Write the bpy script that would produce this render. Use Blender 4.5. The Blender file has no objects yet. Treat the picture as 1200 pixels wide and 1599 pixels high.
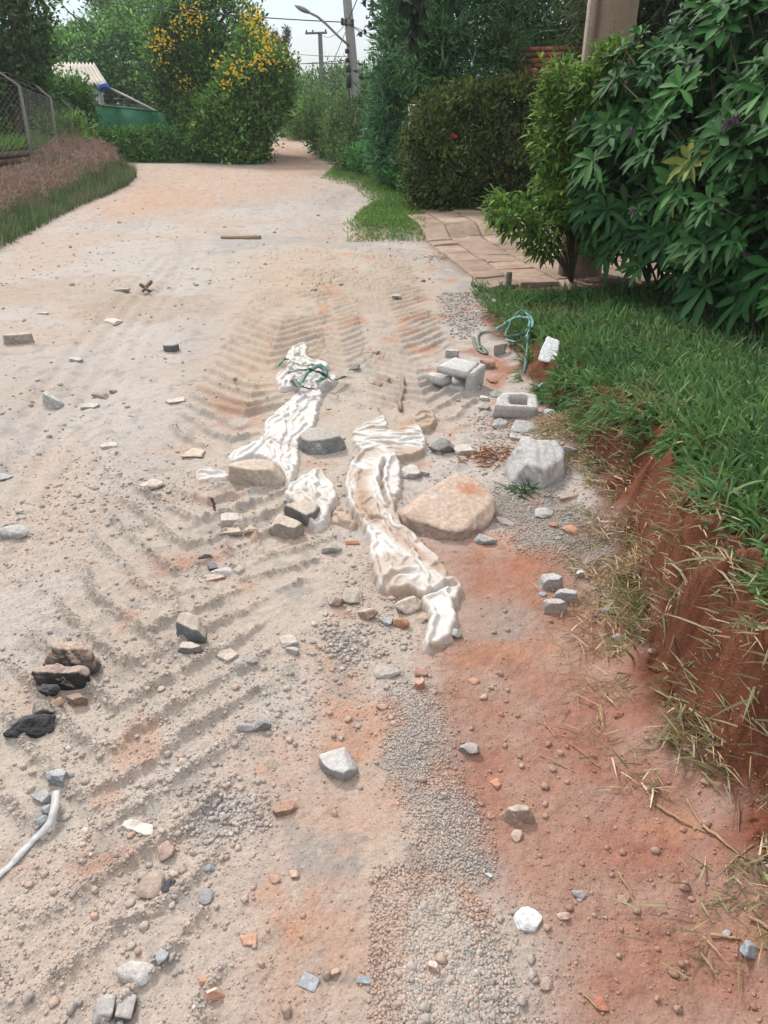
import bpy, math, random
import numpy as np

# ------------------------------------------------------------------ camera, sky, sun, exposure
SC = bpy.context.scene
PITCH = math.radians(28.8); CP, SP = math.cos(PITCH), math.sin(PITCH)
CAMH = 1.5; FPX = 1155.0
cam_data = bpy.data.cameras.new("camera")
cam_data.sensor_fit = 'VERTICAL'; cam_data.sensor_height = 36.0; cam_data.lens = 36.0 * FPX / 1599.0
cam_data.clip_start = 0.05; cam_data.clip_end = 2000.0
cam = bpy.data.objects.new("camera", cam_data); SC.collection.objects.link(cam)
cam.location = (0, 0, CAMH); cam.rotation_euler = (math.pi / 2 - PITCH, 0, 0)
SC.camera = cam

SUN_EL, SUN_AZ = math.radians(44), math.radians(-30)     # azimuth from +Y towards +X
world = bpy.data.worlds.new("World"); SC.world = world; world.use_nodes = True
nt = world.node_tree; nt.nodes.clear()
def wn(t, **k):
    n = nt.nodes.new(t)
    for a, b in k.items(): setattr(n, a, b)
    return n
sky = wn('ShaderNodeTexSky', sky_type='NISHITA', sun_disc=False, sun_elevation=SUN_EL, sun_rotation=SUN_AZ,
         air_density=1.0, dust_density=2.5, ozone_density=1.0)
tc = wn('ShaderNodeTexCoord'); mp = wn('ShaderNodeMapping'); mp.inputs['Scale'].default_value = (1.2, 1.2, 5.0)
ns = wn('ShaderNodeTexNoise'); ns.inputs['Scale'].default_value = 2.2; ns.inputs['Detail'].default_value = 6
rp = wn('ShaderNodeValToRGB'); rp.color_ramp.elements[0].position = .40; rp.color_ramp.elements[1].position = .62
rp.color_ramp.elements[0].color = (.62, .62, .62, 1); rp.color_ramp.elements[1].color = (.93, .93, .93, 1)
mx = wn('ShaderNodeMix', data_type='RGBA')
pass
bg = wn('ShaderNodeBackground'); bg.inputs['Strength'].default_value = 0.078
wo = wn('ShaderNodeOutputWorld')
L = nt.links.new
L(tc.outputs['Generated'], mp.inputs['Vector']); L(mp.outputs[0], ns.inputs['Vector']); L(ns.outputs['Fac'], rp.inputs[0])
zs = wn("ShaderNodeSeparateXYZ"); zr = wn("ShaderNodeMapRange"); zr.inputs[1].default_value = 0.03; zr.inputs[2].default_value = 0.85
zm = wn("ShaderNodeMix", data_type='RGBA'); zm.inputs[6].default_value = (6.3, 7.5, 8.6, 1); zm.inputs[7].default_value = (14.2, 13.9, 13.6, 1)   # overcast: bluish low down, brighter and whiter overhead
L(tc.outputs["Generated"], zs.inputs[0]); L(zs.outputs["Z"], zr.inputs[0]); L(zr.outputs[0], zm.inputs[0]); L(zm.outputs[2], mx.inputs[7])
L(rp.outputs[0], mx.inputs[0]); L(sky.outputs[0], mx.inputs[6]); L(mx.outputs[2], bg.inputs[0]); L(bg.outputs[0], wo.inputs[0])

sun_data = bpy.data.lights.new("sun", 'SUN'); sun_data.energy = 2.1; sun_data.angle = math.radians(11)
sun_data.color = (1.0, .955, .89)
sun = bpy.data.objects.new("sun", sun_data); SC.collection.objects.link(sun)
sun.rotation_euler = (math.pi / 2 - SUN_EL, 0, math.pi - SUN_AZ)
SC.view_settings.view_transform = 'Standard'; SC.view_settings.look = 'None'
SC.view_settings.exposure = 0.68; SC.view_settings.gamma = 1.0; SC.view_settings.use_curve_mapping = False
SC.cycles.max_bounces = 5; SC.cycles.diffuse_bounces = 3; SC.cycles.glossy_bounces = 2
SC.cycles.transmission_bounces = 3; SC.cycles.transparent_max_bounces = 6
SC.cycles.use_denoising = True; SC.cycles.caustics_reflective = False; SC.cycles.caustics_refractive = False

# ------------------------------------------------------------------ maths helpers
def G(px, py, z=0.0):
    "point of the level z seen at a pixel of the 1200x1599 photograph (used only to survey positions)"
    a = (px - 600) / FPX; b = (799.5 - py) / FPX
    t = (CAMH - z) / (SP - b * CP)
    return (a * t, t * (CP + b * SP), z)
def depth(px, py, z=0.0):
    b = (799.5 - py) / FPX
    return (CAMH - z) / (SP - b * CP)
def W(px, py, Y):
    a = (px - 600) / FPX; b = (799.5 - py) / FPX
    t = Y / (CP + b * SP)
    return (a * t, Y, CAMH + t * (b * CP - SP))
def GP(pts, z=0.0): return np.array([G(p[0], p[1], z)[:2] for p in pts])
def lin(c):
    c = np.asarray(c, float) / 255.0
    return np.where(c <= .04045, c / 12.92, ((c + .055) / 1.055) ** 2.4)
ALB = 0.66
def S(r, g, b): return lin((r, g, b)) * ALB

def _h(ix, iy, s):
    n = (ix.astype(np.int64) * 374761393 + iy.astype(np.int64) * 668265263 + s * 1274126177) & 0xffffffff
    n = ((n ^ (n >> 13)) * 1274126177) & 0xffffffff
    n = (n ^ (n >> 16)) & 0xffffff
    return n / float(0xffffff)
def vn(x, y, s=0):
    x = np.asarray(x, float); y = np.asarray(y, float)
    ix = np.floor(x); iy = np.floor(y); fx = x - ix; fy = y - iy
    fx = fx * fx * (3 - 2 * fx); fy = fy * fy * (3 - 2 * fy)
    a = _h(ix, iy, s); b = _h(ix + 1, iy, s); c = _h(ix, iy + 1, s); d = _h(ix + 1, iy + 1, s)
    return (a * (1 - fx) + b * fx) * (1 - fy) + (c * (1 - fx) + d * fx) * fy
def fbm(x, y, s=0, o=4):
    r = 0; a = .5; n = 0
    x = np.asarray(x, float); y = np.asarray(y, float)
    for k in range(o):
        r = r + a * vn(x * 2 ** k + 17.3 * k, y * 2 ** k - 9.1 * k, s + k); n += a; a *= .5
    return r / n
def vn3(p, s=0):
    return (vn(p[:, 0] + p[:, 2] * .71, p[:, 1] - p[:, 2] * .53, s) + vn(p[:, 2] * 1.1 - p[:, 1] * .4, p[:, 0] + 5.2, s + 7)) * .5
def sm(a, b, x):
    t = np.clip((x - a) / (b - a), 0, 1); return t * t * (3 - 2 * t)
def pdist(X, Y, P, closed=False):
    "distance to a polyline, arc length at the nearest point, signed side distance"
    P = np.asarray(P, float)
    Q = np.vstack([P, P[:1]]) if closed else P
    best = np.full(np.shape(X), 1e18); sB = np.zeros(np.shape(X)); vB = np.zeros(np.shape(X)); acc = 0.0
    for i in range(len(Q) - 1):
        ax, ay = Q[i]; dx, dy = Q[i + 1] - Q[i]; l2 = dx * dx + dy * dy; l = math.sqrt(l2) + 1e-12
        t = np.clip(((X - ax) * dx + (Y - ay) * dy) / (l2 + 1e-18), 0, 1)
        ex = X - ax - t * dx; ey = Y - ay - t * dy; d = ex * ex + ey * ey
        m = d < best
        best = np.where(m, d, best); sB = np.where(m, acc + t * l, sB)
        vB = np.where(m, np.sign(dx * ey - dy * ex) * np.sqrt(d), vB); acc += l
    return np.sqrt(best), sB, vB
def inside(X, Y, P):
    c = np.zeros(np.shape(X), bool); n = len(P)
    for i in range(n):
        x1, y1 = P[i]; x2, y2 = P[(i + 1) % n]
        if y1 == y2: continue
        m = ((y1 > Y) != (y2 > Y)) & (X < (x2 - x1) * (Y - y1) / (y2 - y1) + x1)
        c ^= m
    return c
def sdf(X, Y, P):
    d, _, _ = pdist(X, Y, P, True)
    return np.where(inside(X, Y, P), d, -d)        # positive inside
def pmask(X, Y, P, soft):
    "soft mask of a world polygon, 1 inside"
    X = np.asarray(X, float); Y = np.asarray(Y, float); out = np.zeros(X.shape)
    m = (X > P[:, 0].min() - soft) & (X < P[:, 0].max() + soft) & (Y > P[:, 1].min() - soft) & (Y < P[:, 1].max() + soft)
    if m.any(): out[m] = sm(-soft, soft, sdf(X[m], Y[m], P))
    return out

# ------------------------------------------------------------------ mesh helpers
COL = SC.collection
def mesh_from(name, V, faces, col=None, smooth=True):
    "V (n,3); faces: list of int arrays (m,3) or (m,4)"
    me = bpy.data.meshes.new(name)
    V = np.ascontiguousarray(V, np.float32)
    faces = [np.asarray(f, np.int32) for f in faces if len(f)]
    me.vertices.add(len(V)); me.vertices.foreach_set('co', V.ravel())
    loops = np.concatenate([f.ravel() for f in faces]); me.loops.add(len(loops)); me.loops.foreach_set('vertex_index', loops)
    cnt = np.concatenate([np.full(len(f), f.shape[1], np.int32) for f in faces])
    st = np.concatenate([[0], np.cumsum(cnt)[:-1]]).astype(np.int32)
    me.polygons.add(len(cnt)); me.polygons.foreach_set('loop_start', st); me.polygons.foreach_set('loop_total', cnt)
    if smooth: me.polygons.foreach_set('use_smooth', np.ones(len(cnt), bool))
    if col is not None:
        at = me.color_attributes.new('Col', 'FLOAT_COLOR', 'POINT')
        c4 = np.ones((len(V), 4), np.float32); c4[:, :3] = col
        at.data.foreach_set('color', c4.ravel())
    me.update(calc_edges=True)
    return me
class MB:
    def __init__(s): s.v = []; s.f3 = []; s.f4 = []; s.c = []; s.n = 0
    def add(s, V, F3=None, F4=None, col=(.5, .5, .5)):
        V = np.asarray(V, float).reshape(-1, 3)
        if F3 is not None and len(F3): s.f3.append(np.asarray(F3).reshape(-1, 3) + s.n)
        if F4 is not None and len(F4): s.f4.append(np.asarray(F4).reshape(-1, 4) + s.n)
        s.v.append(V); c = np.asarray(col, float)
        s.c.append(np.broadcast_to(c, (len(V), 3)) if c.ndim == 1 else c); s.n += len(V)
    def box(s, c, size, col=(.5, .5, .5), R=None, taper=1.0):
        x, y, z = np.array(size) / 2
        P = np.array([[-x, -y, -z], [x, -y, -z], [x, y, -z], [-x, y, -z], [-x * taper, -y * taper, z], [x * taper, -y * taper, z], [x * taper, y * taper, z], [-x * taper, y * taper, z]])
        if R is not None: P = P @ np.array(R).T
        s.add(P + np.array(c), None, [[0, 3, 2, 1], [4, 5, 6, 7], [0, 1, 5, 4], [1, 2, 6, 5], [2, 3, 7, 6], [3, 0, 4, 7]], col)
    def tube(s, P, r, n=8, col=(.5, .5, .5), cap=True):
        P = np.asarray(P, float); m = len(P); r = np.broadcast_to(np.asarray(r, float), (m,))
        T = np.gradient(P, axis=0); T /= np.linalg.norm(T, axis=1)[:, None] + 1e-9
        up = np.array([0, 0, 1.0]) if abs(T[0, 2]) < .9 else np.array([1.0, 0, 0])
        A = np.cross(T, up); A /= np.linalg.norm(A, axis=1)[:, None] + 1e-9; B = np.cross(T, A)
        th = np.arange(n) / n * 2 * np.pi
        V = P[:, None] + r[:, None, None] * (A[:, None] * np.cos(th)[None, :, None] + B[:, None] * np.sin(th)[None, :, None])
        i = np.arange(m - 1)[:, None] * n; j = np.arange(n)[None]; k = (j + 1) % n
        F = np.stack([i + j, i + k, i + n + k, i + n + j], -1).reshape(-1, 4)
        V = V.reshape(-1, 3); f3 = None
        if cap:
            V = np.vstack([V, P[:1], P[-1:]]); q = np.arange(n)
            f3 = np.vstack([np.stack([np.full(n, m * n), (q + 1) % n, q], 1), np.stack([np.full(n, m * n + 1), (m - 1) * n + q, (m - 1) * n + (q + 1) % n], 1)])
        c = np.asarray(col, float)
        if c.ndim == 2: c = np.vstack([np.repeat(c, n, 0)] + ([c[:1], c[-1:]] if cap else []))
        s.add(V, f3, F, c)
    def build(s, name, mat, parent=None, smooth=True, loc=None):
        V = np.vstack(s.v)
        if loc is not None: V = V - np.array(loc)
        fs = []
        if s.f3: fs.append(np.vstack(s.f3))
        if s.f4: fs.append(np.vstack(s.f4))
        me = mesh_from(name, V, fs, np.vstack(s.c), smooth)
        me.materials.append(mat)
        o = bpy.data.objects.new(name, me); COL.objects.link(o)
        if loc is not None: o.location = loc
        if parent is not None: o.parent = parent; 
        if parent is not None and loc is None and parent.parent is None: o.location = (-parent.location[0], -parent.location[1], -parent.location[2])
        return o
def tag(o, label=None, cat=None, group=None, kind=None):
    if label: o['label'] = label
    if cat: o['category'] = cat
    if group: o['group'] = group
    if kind: o['kind'] = kind
    return o
def empty(name, loc, label, cat, group=None):
    o = bpy.data.objects.new(name, None); COL.objects.link(o); o.location = loc
    return tag(o, label, cat, group)
def rotz(a): c, s = math.cos(a), math.sin(a); return np.array([[c, -s, 0], [s, c, 0], [0, 0, 1]])
def rotx(a): c, s = math.cos(a), math.sin(a); return np.array([[1, 0, 0], [0, c, -s], [0, s, c]])
def roty(a): c, s = math.cos(a), math.sin(a); return np.array([[c, 0, s], [0, 1, 0], [-s, 0, c]])

# ------------------------------------------------------------------ materials (colour comes from the mesh, grain and bump from nodes)
def material(name, rough=.85, spec=.25, grain=(60, .25), bump=(90, .3, .004), trans=0.0, speck=None, weave=0, bump2=None):
    m = bpy.data.materials.new(name); m.use_nodes = True; t = m.node_tree; N = t.nodes.new; K = t.links.new
    p = t.nodes['Principled BSDF']; out = t.nodes['Material Output']
    p.inputs['Roughness'].default_value = rough; p.inputs['Specular IOR Level'].default_value = spec
    at = N('ShaderNodeAttribute'); at.attribute_name = 'Col'
    geo = N('ShaderNodeTexCoord'); colour = at.outputs['Color']
    if grain:
        n = N('ShaderNodeTexNoise'); n.inputs['Scale'].default_value = grain[0]; n.inputs['Detail'].default_value = 5; n.inputs['Roughness'].default_value = .65
        K(geo.outputs['Object'], n.inputs['Vector'])
        r = N('ShaderNodeMapRange'); r.inputs[1].default_value = .3; r.inputs[2].default_value = .7
        r.inputs[3].default_value = 1 - grain[1]; r.inputs[4].default_value = 1 + grain[1]
        K(n.outputs['Fac'], r.inputs[0])
        v = N('ShaderNodeVectorMath'); v.operation = 'SCALE'; K(colour, v.inputs[0]); K(r.outputs[0], v.inputs['Scale']); colour = v.outputs[0]
    if speck:
        for sc_, th, c_ in speck:
            vo = N('ShaderNodeTexVoronoi'); vo.inputs['Scale'].default_value = sc_; K(geo.outputs['Object'], vo.inputs['Vector'])
            sp = N('ShaderNodeSeparateColor'); K(vo.outputs['Color'], sp.inputs[0])
            g1 = N('ShaderNodeMath'); g1.operation = 'LESS_THAN'; g1.inputs[1].default_value = .38; K(vo.outputs['Distance'], g1.inputs[0])
            g2 = N('ShaderNodeMath'); g2.operation = 'LESS_THAN'; g2.inputs[1].default_value = th; K(sp.outputs[0], g2.inputs[0])
            g3 = N('ShaderNodeMath'); g3.operation = 'MULTIPLY'; K(g1.outputs[0], g3.inputs[0]); K(g2.outputs[0], g3.inputs[1])
            g4 = N('ShaderNodeMath'); g4.operation = 'MULTIPLY'; g4.inputs[1].default_value = .75; K(g3.outputs[0], g4.inputs[0])
            mm = N('ShaderNodeMix'); mm.data_type = 'RGBA'; vs = N('ShaderNodeVectorMath'); vs.operation = 'MULTIPLY'; vs.inputs[1].default_value = c_; K(colour, vs.inputs[0]); K(vs.outputs[0], mm.inputs[7]); K(g4.outputs[0], mm.inputs[0]); K(colour, mm.inputs[6]); colour = mm.outputs[2]
    K(colour, p.inputs['Base Color'])
    if bump:
        n = N('ShaderNodeTexNoise'); n.inputs['Scale'].default_value = bump[0]; n.inputs['Detail'].default_value = 6; n.inputs['Roughness'].default_value = .7
        K(geo.outputs['Object'], n.inputs['Vector'])
        b = N('ShaderNodeBump'); b.inputs['Strength'].default_value = bump[1]; b.inputs['Distance'].default_value = bump[2]
        K(n.outputs['Fac'], b.inputs['Height'])
        if bump2:
            vo = N('ShaderNodeTexVoronoi'); vo.inputs['Scale'].default_value = bump2[0]; K(geo.outputs['Object'], vo.inputs['Vector'])
            b2 = N('ShaderNodeBump'); b2.inputs['Strength'].default_value = bump2[1]; b2.inputs['Distance'].default_value = bump2[2]; b2.invert = True
            K(vo.outputs['Distance'], b2.inputs['Height']); K(b.outputs[0], b2.inputs['Normal']); b = b2
        K(b.outputs[0], p.inputs['Normal'])
    if trans:
        tr = N('ShaderNodeBsdfTranslucent'); K(colour, tr.inputs['Color']); ms = N('ShaderNodeMixShader'); ms.inputs[0].default_value = trans
        K(p.outputs[0], ms.inputs[1]); K(tr.outputs[0], ms.inputs[2]); K(ms.outputs[0], out.inputs['Surface'])
    return m
M = dict(
    ground=material('dirt_and_gravel', .95, .12, (170, .16), (230, .55, .004), speck=[(170, .12, (1.25, 1.25, 1.27)), (120, .08, (.62, .62, .64)), (60, .05, (1.2, 1.17, 1.15))], bump2=(140, .35, .004)),
    rock=material('broken_stone', .92, .15, (55, .26), (90, .8, .007), speck=[(160, .10, (.7, .7, .7))]),
    concrete=material('concrete', .93, .12, (45, .20), (110, .8, .006), speck=[(220, .14, (.75, .75, .75))]),
    pebble=material('pebbles', .92, .15, (220, .2), (260, .4, .001)),
    asphalt=material('asphalt', .8, .3, (90, .3), (160, .9, .006)),
    sack=material('woven_plastic_sack', .9, .08, (60, .07), (48, .6, .008), trans=.05),
    strap=material('plastic_strap', .5, .4, (80, .12), None, trans=.1),
    leaf=material('leaves', .7, .12, (6, .10), None, trans=.34),
    glossleaf=material('waxy_leaves', .62, .14, (14, .10), None, trans=.2),
    grass=material('grass_blades', .6, .25, (8, .14), None, trans=.3),
    straw=material('dry_grass', .85, .12, (20, .15), None, trans=.1),
    bark=material('bark', .95, .1, (18, .25), (30, .6, .01)),
    wood=material('weathered_wood', .9, .15, (30, .2), (40, .5, .004)),
    paint=material('painted_surface', .7, .3, (2.5, .12), (20, .15, .004)),
    metal=material('galvanised_metal', .55, .5, (30, .1), None),
    brick=material('brickwork', .95, .1, (25, .22), (40, .6, .006)),
    paving=material('paving_stone', .95, .12, (14, .14), (50, .6, .008), speck=[(40, .06, (.75, .72, .7))]),
)
# ------------------------------------------------------------------ the lie of the land
TOE = np.array([(-6, .80), (.6, .80), (1.08, .872), (1.47, .845), (1.88, .85), (2.47, .90), (2.9, .98), (3.39, .955), (4.5, .92), (5.5, .90), (6.5, .93), (30, .95)])
BH = np.array([(-6, .42), (1.0, .42), (2.0, .40), (2.7, .36), (3.4, .25), (4.2, .16), (5.2, .09), (6.4, .03), (7.2, .02), (30, .02)])
LT = np.array([(-6, -4.2), (5, -4.2), (9, -4.45), (12, -4.9), (17, -5.35), (19.5, -5.9), (21, -7.0), (22.5, -9.5), (24, -14)])
EDG = GP([(541, 370), (536, 352), (552, 335), (578, 322), (566, 305), (545, 292), (500, 280), (512, 268), (520, 262)])   # road edge of the far right verge
T1 = GP([(482, 385), (462, 450), (432, 530), (395, 620), (345, 730), (292, 850), (240, 960), (190, 1080), (140, 1200), (95, 1330), (50, 1460), (20, 1640)])
T2 = GP([(585, 372), (598, 430), (612, 490), (640, 560), (668, 640)])
T3 = GP([(520, 400), (520, 450), (530, 520), (545, 580)])
T4 = GP([(480, 800), (400, 880), (330, 960), (290, 1080), (200, 1230)])
RUT1 = GP([(280, 400), (180, 520), (60, 700), (-120, 950)])
RUT2 = GP([(640, 1080), (655, 1250), (670, 1400), (690, 1640)])
def tread(X, Y, P, w, sp, amp, k, seed):
    out = np.zeros(X.shape); lo = P.min(0) - w * 1.3; hi = P.max(0) + w * 1.3
    m = (X > lo[0]) & (X < hi[0]) & (Y > lo[1]) & (Y < hi[1])
    if not m.any(): return out
    d, s, v = pdist(X[m], Y[m], P); x = X[m]; y = Y[m]
    env = sm(w, w * .72, d) * sm(-.05, .35, s)
    v = v + .05 * (fbm(x * 3, y * 3, seed) - .5)
    ph = (s - k * v * v / w + .80 * np.abs(v) + .13 * (fbm(x * 2.6, y * 2.6, seed + 3, 2) - .5)) / sp
    wave = (.5 + .5 * np.cos(ph * 2 * np.pi)) ** 5.0
    brk = .2 + .8 * sm(.36, .6, fbm(x * 2.2 + 7, y * 2.2, seed + 5, 2))
    clod = (fbm(x * 60, y * 60, seed + 8, 3) - .5) * 1.8 + (vn(x * 26, y * 26, seed + 11) - .5) * .9
    fr = sm(2.6, 4.2, y); amp = amp * (1 + .45 * fr) * (.62 + .38 * sm(1.1, 2.0, y))
    out[m] = env * (amp * brk * wave * (1 + clod * (1 - .75 * fr)) - amp * .12)
    return out
def gz(X, Y, fine=True):
    X = np.asarray(X, float); Y = np.asarray(Y, float); shp = X.shape; X = X.ravel(); Y = Y.ravel()
    z = .05 * (fbm(X * .6, Y * .6, 1, 3) - .5) * sm(.3, 2.5, np.hypot(X, Y) * .6)
    rough = sm(-2.2, -.8, X + .11 * Y) * .5 + .5
    z = z + rough * .012 * (fbm(X * 7, Y * 7, 3, 3) - .5)
    if fine:
        near = sm(9, 4, Y)
        z = z + near * rough * (.010 * (fbm(X * 38, Y * 38, 5, 3) - .5) + .004 * np.maximum(0, vn(X * 90, Y * 90, 9) - .6))
        z = z + tread(X, Y, T1, .43, .17, .023, -.2, 21)
        z = z + tread(X, Y, T2, .38, .14, .020, -.2, 31)
        z = z + tread(X, Y, T3, .22, .13, .016, -.2, 41)
        z = z + tread(X, Y, T4, .26, .17, .014, -.2, 51)
        d, s, v = pdist(X, Y, RUT1); z = z - .02 * sm(.35, .05, d) + .006 * np.cos(v * 45) * sm(.4, .2, d)
        d, s, v = pdist(X, Y, RUT2); z = z + .008 * sm(.2, .05, d)
    # right bank
    n1 = fbm(X * 2.5, Y * 2.5, 61, 3) - .5; n2 = fbm(X * 9, Y * 9, 65, 3) - .5
    xt = np.interp(Y, TOE[:, 0], TOE[:, 1]) + .22 * n1 + .05 * n2
    h = np.interp(Y, BH[:, 0], BH[:, 1]); wd = .11 + .08 * sm(0, .5, n1 + .25)
    u = X - xt
    bank = h * (.16 * sm(-.22, .02, u) + .84 * sm(0, 1, u / wd)) + .035 * np.clip(u - .2, 0, 6) * sm(8.5, 6.5, Y)
    cl = sm(-.1, .08, u) * sm(.45, .2, u) * sm(6, 4.5, Y)
    bank = bank + cl * (.14 * n2 + .10 * (fbm(X * 20, Y * 20, 67, 4) - .5) + .05 * (fbm(X * 6, Y * 14, 69, 2) - .5)) * np.minimum(1, h * 5)
    z = z + bank * sm(30, 12, Y)
    # left bank
    xl = np.interp(Y, LT[:, 0], LT[:, 1]) + .25 * (fbm(X * 1.3, Y * 1.3, 71, 3) - .5)
    u = xl - X; f = sm(25, 22, Y) * (Y > -20)
    z = z + f * (.30 * sm(0, 2.0, u) + .30 * sm(0, .2, np.interp(Y, [-20, 12, 19.8, 22], [-8.6, -8.6, -7.75, -7.6]) - X) + .45 * sm(3.6, 8, u))
    z = z + .035 * np.clip(Y - 24, 0, 26) * sm(24, 27, Y)
    # far right verge, a hand high above the lane
    ed, es, ev = pdist(X, Y, EDG)
    msk = (Y > 9.4) & (Y < 24)
    xe = np.interp(Y, EDG[:, 1], EDG[:, 0])
    z = z + np.where(msk, .13 * sm(0, .3, X - xe) * sm(9.6, 10.2, Y) * sm(24, 20, Y), 0) * sm(3.5, 1.6, X)
    z = z - .09 * np.exp(-((X + .75) ** 2 / .12 + (Y - 14.5) ** 2 / 2.2))
    return z.reshape(shp)
def gz1(x, y, fine=False): return float(gz(np.array([x]), np.array([y]), fine)[0])

# colours of the dirt, laid out as patches on the ground
ZON = [  # colour, softness, opacity, polygon (surveyed)
    (S(208, 190, 175), .10, .9, [(330, 395), (520, 380), (700, 400), (705, 520), (640, 620), (560, 700), (560, 900), (420, 1010), (330, 1180), (60, 1340), (-150, 1600), (-150, 1150), (100, 960), (180, 830), (290, 660), (330, 540)]),
    (S(212, 184, 158), .10, .75, [(400, 400), (540, 390), (560, 470), (520, 560), (440, 640), (330, 650), (310, 590), (350, 520)]),
    (S(206, 178, 150), .12, .55, [(560, 400), (660, 400), (690, 500), (620, 540), (560, 470)]),
    (S(205, 186, 172), .14, .8, [(150, 880), (500, 850), (560, 960), (480, 1080), (300, 1150), (60, 1130)]),
    (S(196, 170, 145), .08, .55, [(-100, 450), (160, 425), (260, 440), (230, 470), (60, 480), (-100, 490)]),
    (S(192, 164, 140), .08, .6, [(110, 490), (170, 455), (330, 460), (360, 480), (260, 505), (160, 500)]),
    (S(217, 179, 153), .6, .85, [(150, 340), (190, 300), (200, 256), (430, 262), (520, 262), (500, 300), (330, 320), (250, 335)]),
    (S(218, 170, 138), .4, .6, [(150, 335), (215, 292), (330, 295), (350, 320), (250, 330), (180, 350)]),
    (S(218, 174, 144), .25, 1.0, [(405, 272), (512, 268), (500, 250), (470, 233), (424, 231), (418, 245)]),
    (S(205, 160, 134), .10, .85, [(480, 1190), (580, 1160), (620, 1260), (640, 1330), (720, 1370), (640, 1420), (620, 1640), (400, 1640), (400, 1420), (440, 1290)]),
    (S(205, 158, 132), .05, .8, [(470, 1020), (540, 1030), (600, 1110), (610, 1180), (560, 1180), (500, 1110)]),
    (S(208, 168, 145), .06, .6, [(360, 1150), (480, 1130), (500, 1190), (420, 1230), (350, 1200)]),
    (S(188, 124, 94), .06, .95, [(660, 855), (700, 850), (770, 855), (880, 850), (970, 900), (1010, 1000), (1070, 1150), (1230, 1370), (1230, 1640), (880, 1640), (860, 1470), (790, 1390), (740, 1250), (690, 1130), (665, 1030), (720, 980), (700, 900)]),
    (S(198, 116, 74), .04, .8, [(745, 880), (850, 865), (860, 900), (850, 950), (800, 960), (750, 930)]),
    (S(192, 108, 76), .05, .75, [(690, 1170), (760, 1180), (800, 1290), (790, 1380), (720, 1300)]),
    (S(188, 114, 84), .10, .8, [(850, 1050), (1000, 1060), (1060, 1200), (1180, 1400), (1180, 1560), (1000, 1560), (900, 1350), (860, 1200)]),
    (S(205, 165, 148), .06, .35, [(800, 1240), (890, 1280), (900, 1330), (840, 1350), (780, 1310)]),
    (S(178, 162, 152), .03, .7, [(735, 935), (800, 925), (830, 960), (825, 1000), (790, 1015), (740, 1005)]),
    (S(170, 158, 150), .05, .85, [(740, 775), (800, 760), (880, 765), (960, 850), (1010, 930), (1000, 990), (940, 960), (890, 880), (790, 850)]),
    (S(178, 168, 160), .05, .9, [(622, 1100), (668, 1092), (680, 1190), (728, 1280), (748, 1352), (690, 1352), (668, 1270), (628, 1210)]),
    (S(178, 168, 160), .07, .9, [(620, 1395), (672, 1382), (712, 1430), (745, 1500), (765, 1570), (775, 1640), (616, 1640)]),
    (S(168, 167, 172), .03, .8, [(320, 1250), (390, 1240), (400, 1290), (350, 1310), (310, 1290)]),
    (S(172, 170, 172), .03, .7, [(515, 985), (550, 985), (575, 1020), (560, 1040), (520, 1010)]),
    (S(172, 168, 170), .04, .6, [(700, 440), (760, 440), (760, 500), (720, 530), (690, 500)]),
    (S(180, 175, 173), .10, .7, [(330, 360), (540, 375), (640, 390), (760, 435), (700, 440), (620, 400), (480, 380), (330, 400)]),
    (S(190, 118, 82), .035, .9, [(700, 545), (740, 540), (790, 560), (800, 600), (760, 610), (750, 560)]),
    (S(200, 125, 90), .03, .7, [(220, 880), (330, 850), (340, 870), (230, 910)]),
    (S(190, 128, 96), .02, .8, [(115, 1350), (170, 1315), (205, 1320), (190, 1345), (140, 1380)]),
    (S(196, 130, 98), .03, .6, [(530, 1290), (560, 1300), (570, 1380), (500, 1400), (490, 1370)]),
    (S(196, 138, 106), .03, .6, [(325, 615), (400, 630), (400, 660), (330, 650)]),
    (S(202, 130, 90), .03, .5, [(440, 830), (475, 820), (480, 840), (445, 850)]),
]
ZON = [(c * q + c.mean() * (1 - q), s_, o_, GP(p)) for (c, s_, o_, p), q in ((z_, .67 if k_ in (12, 13, 14, 15) else .74) for k_, z_ in enumerate(ZON))]
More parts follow.
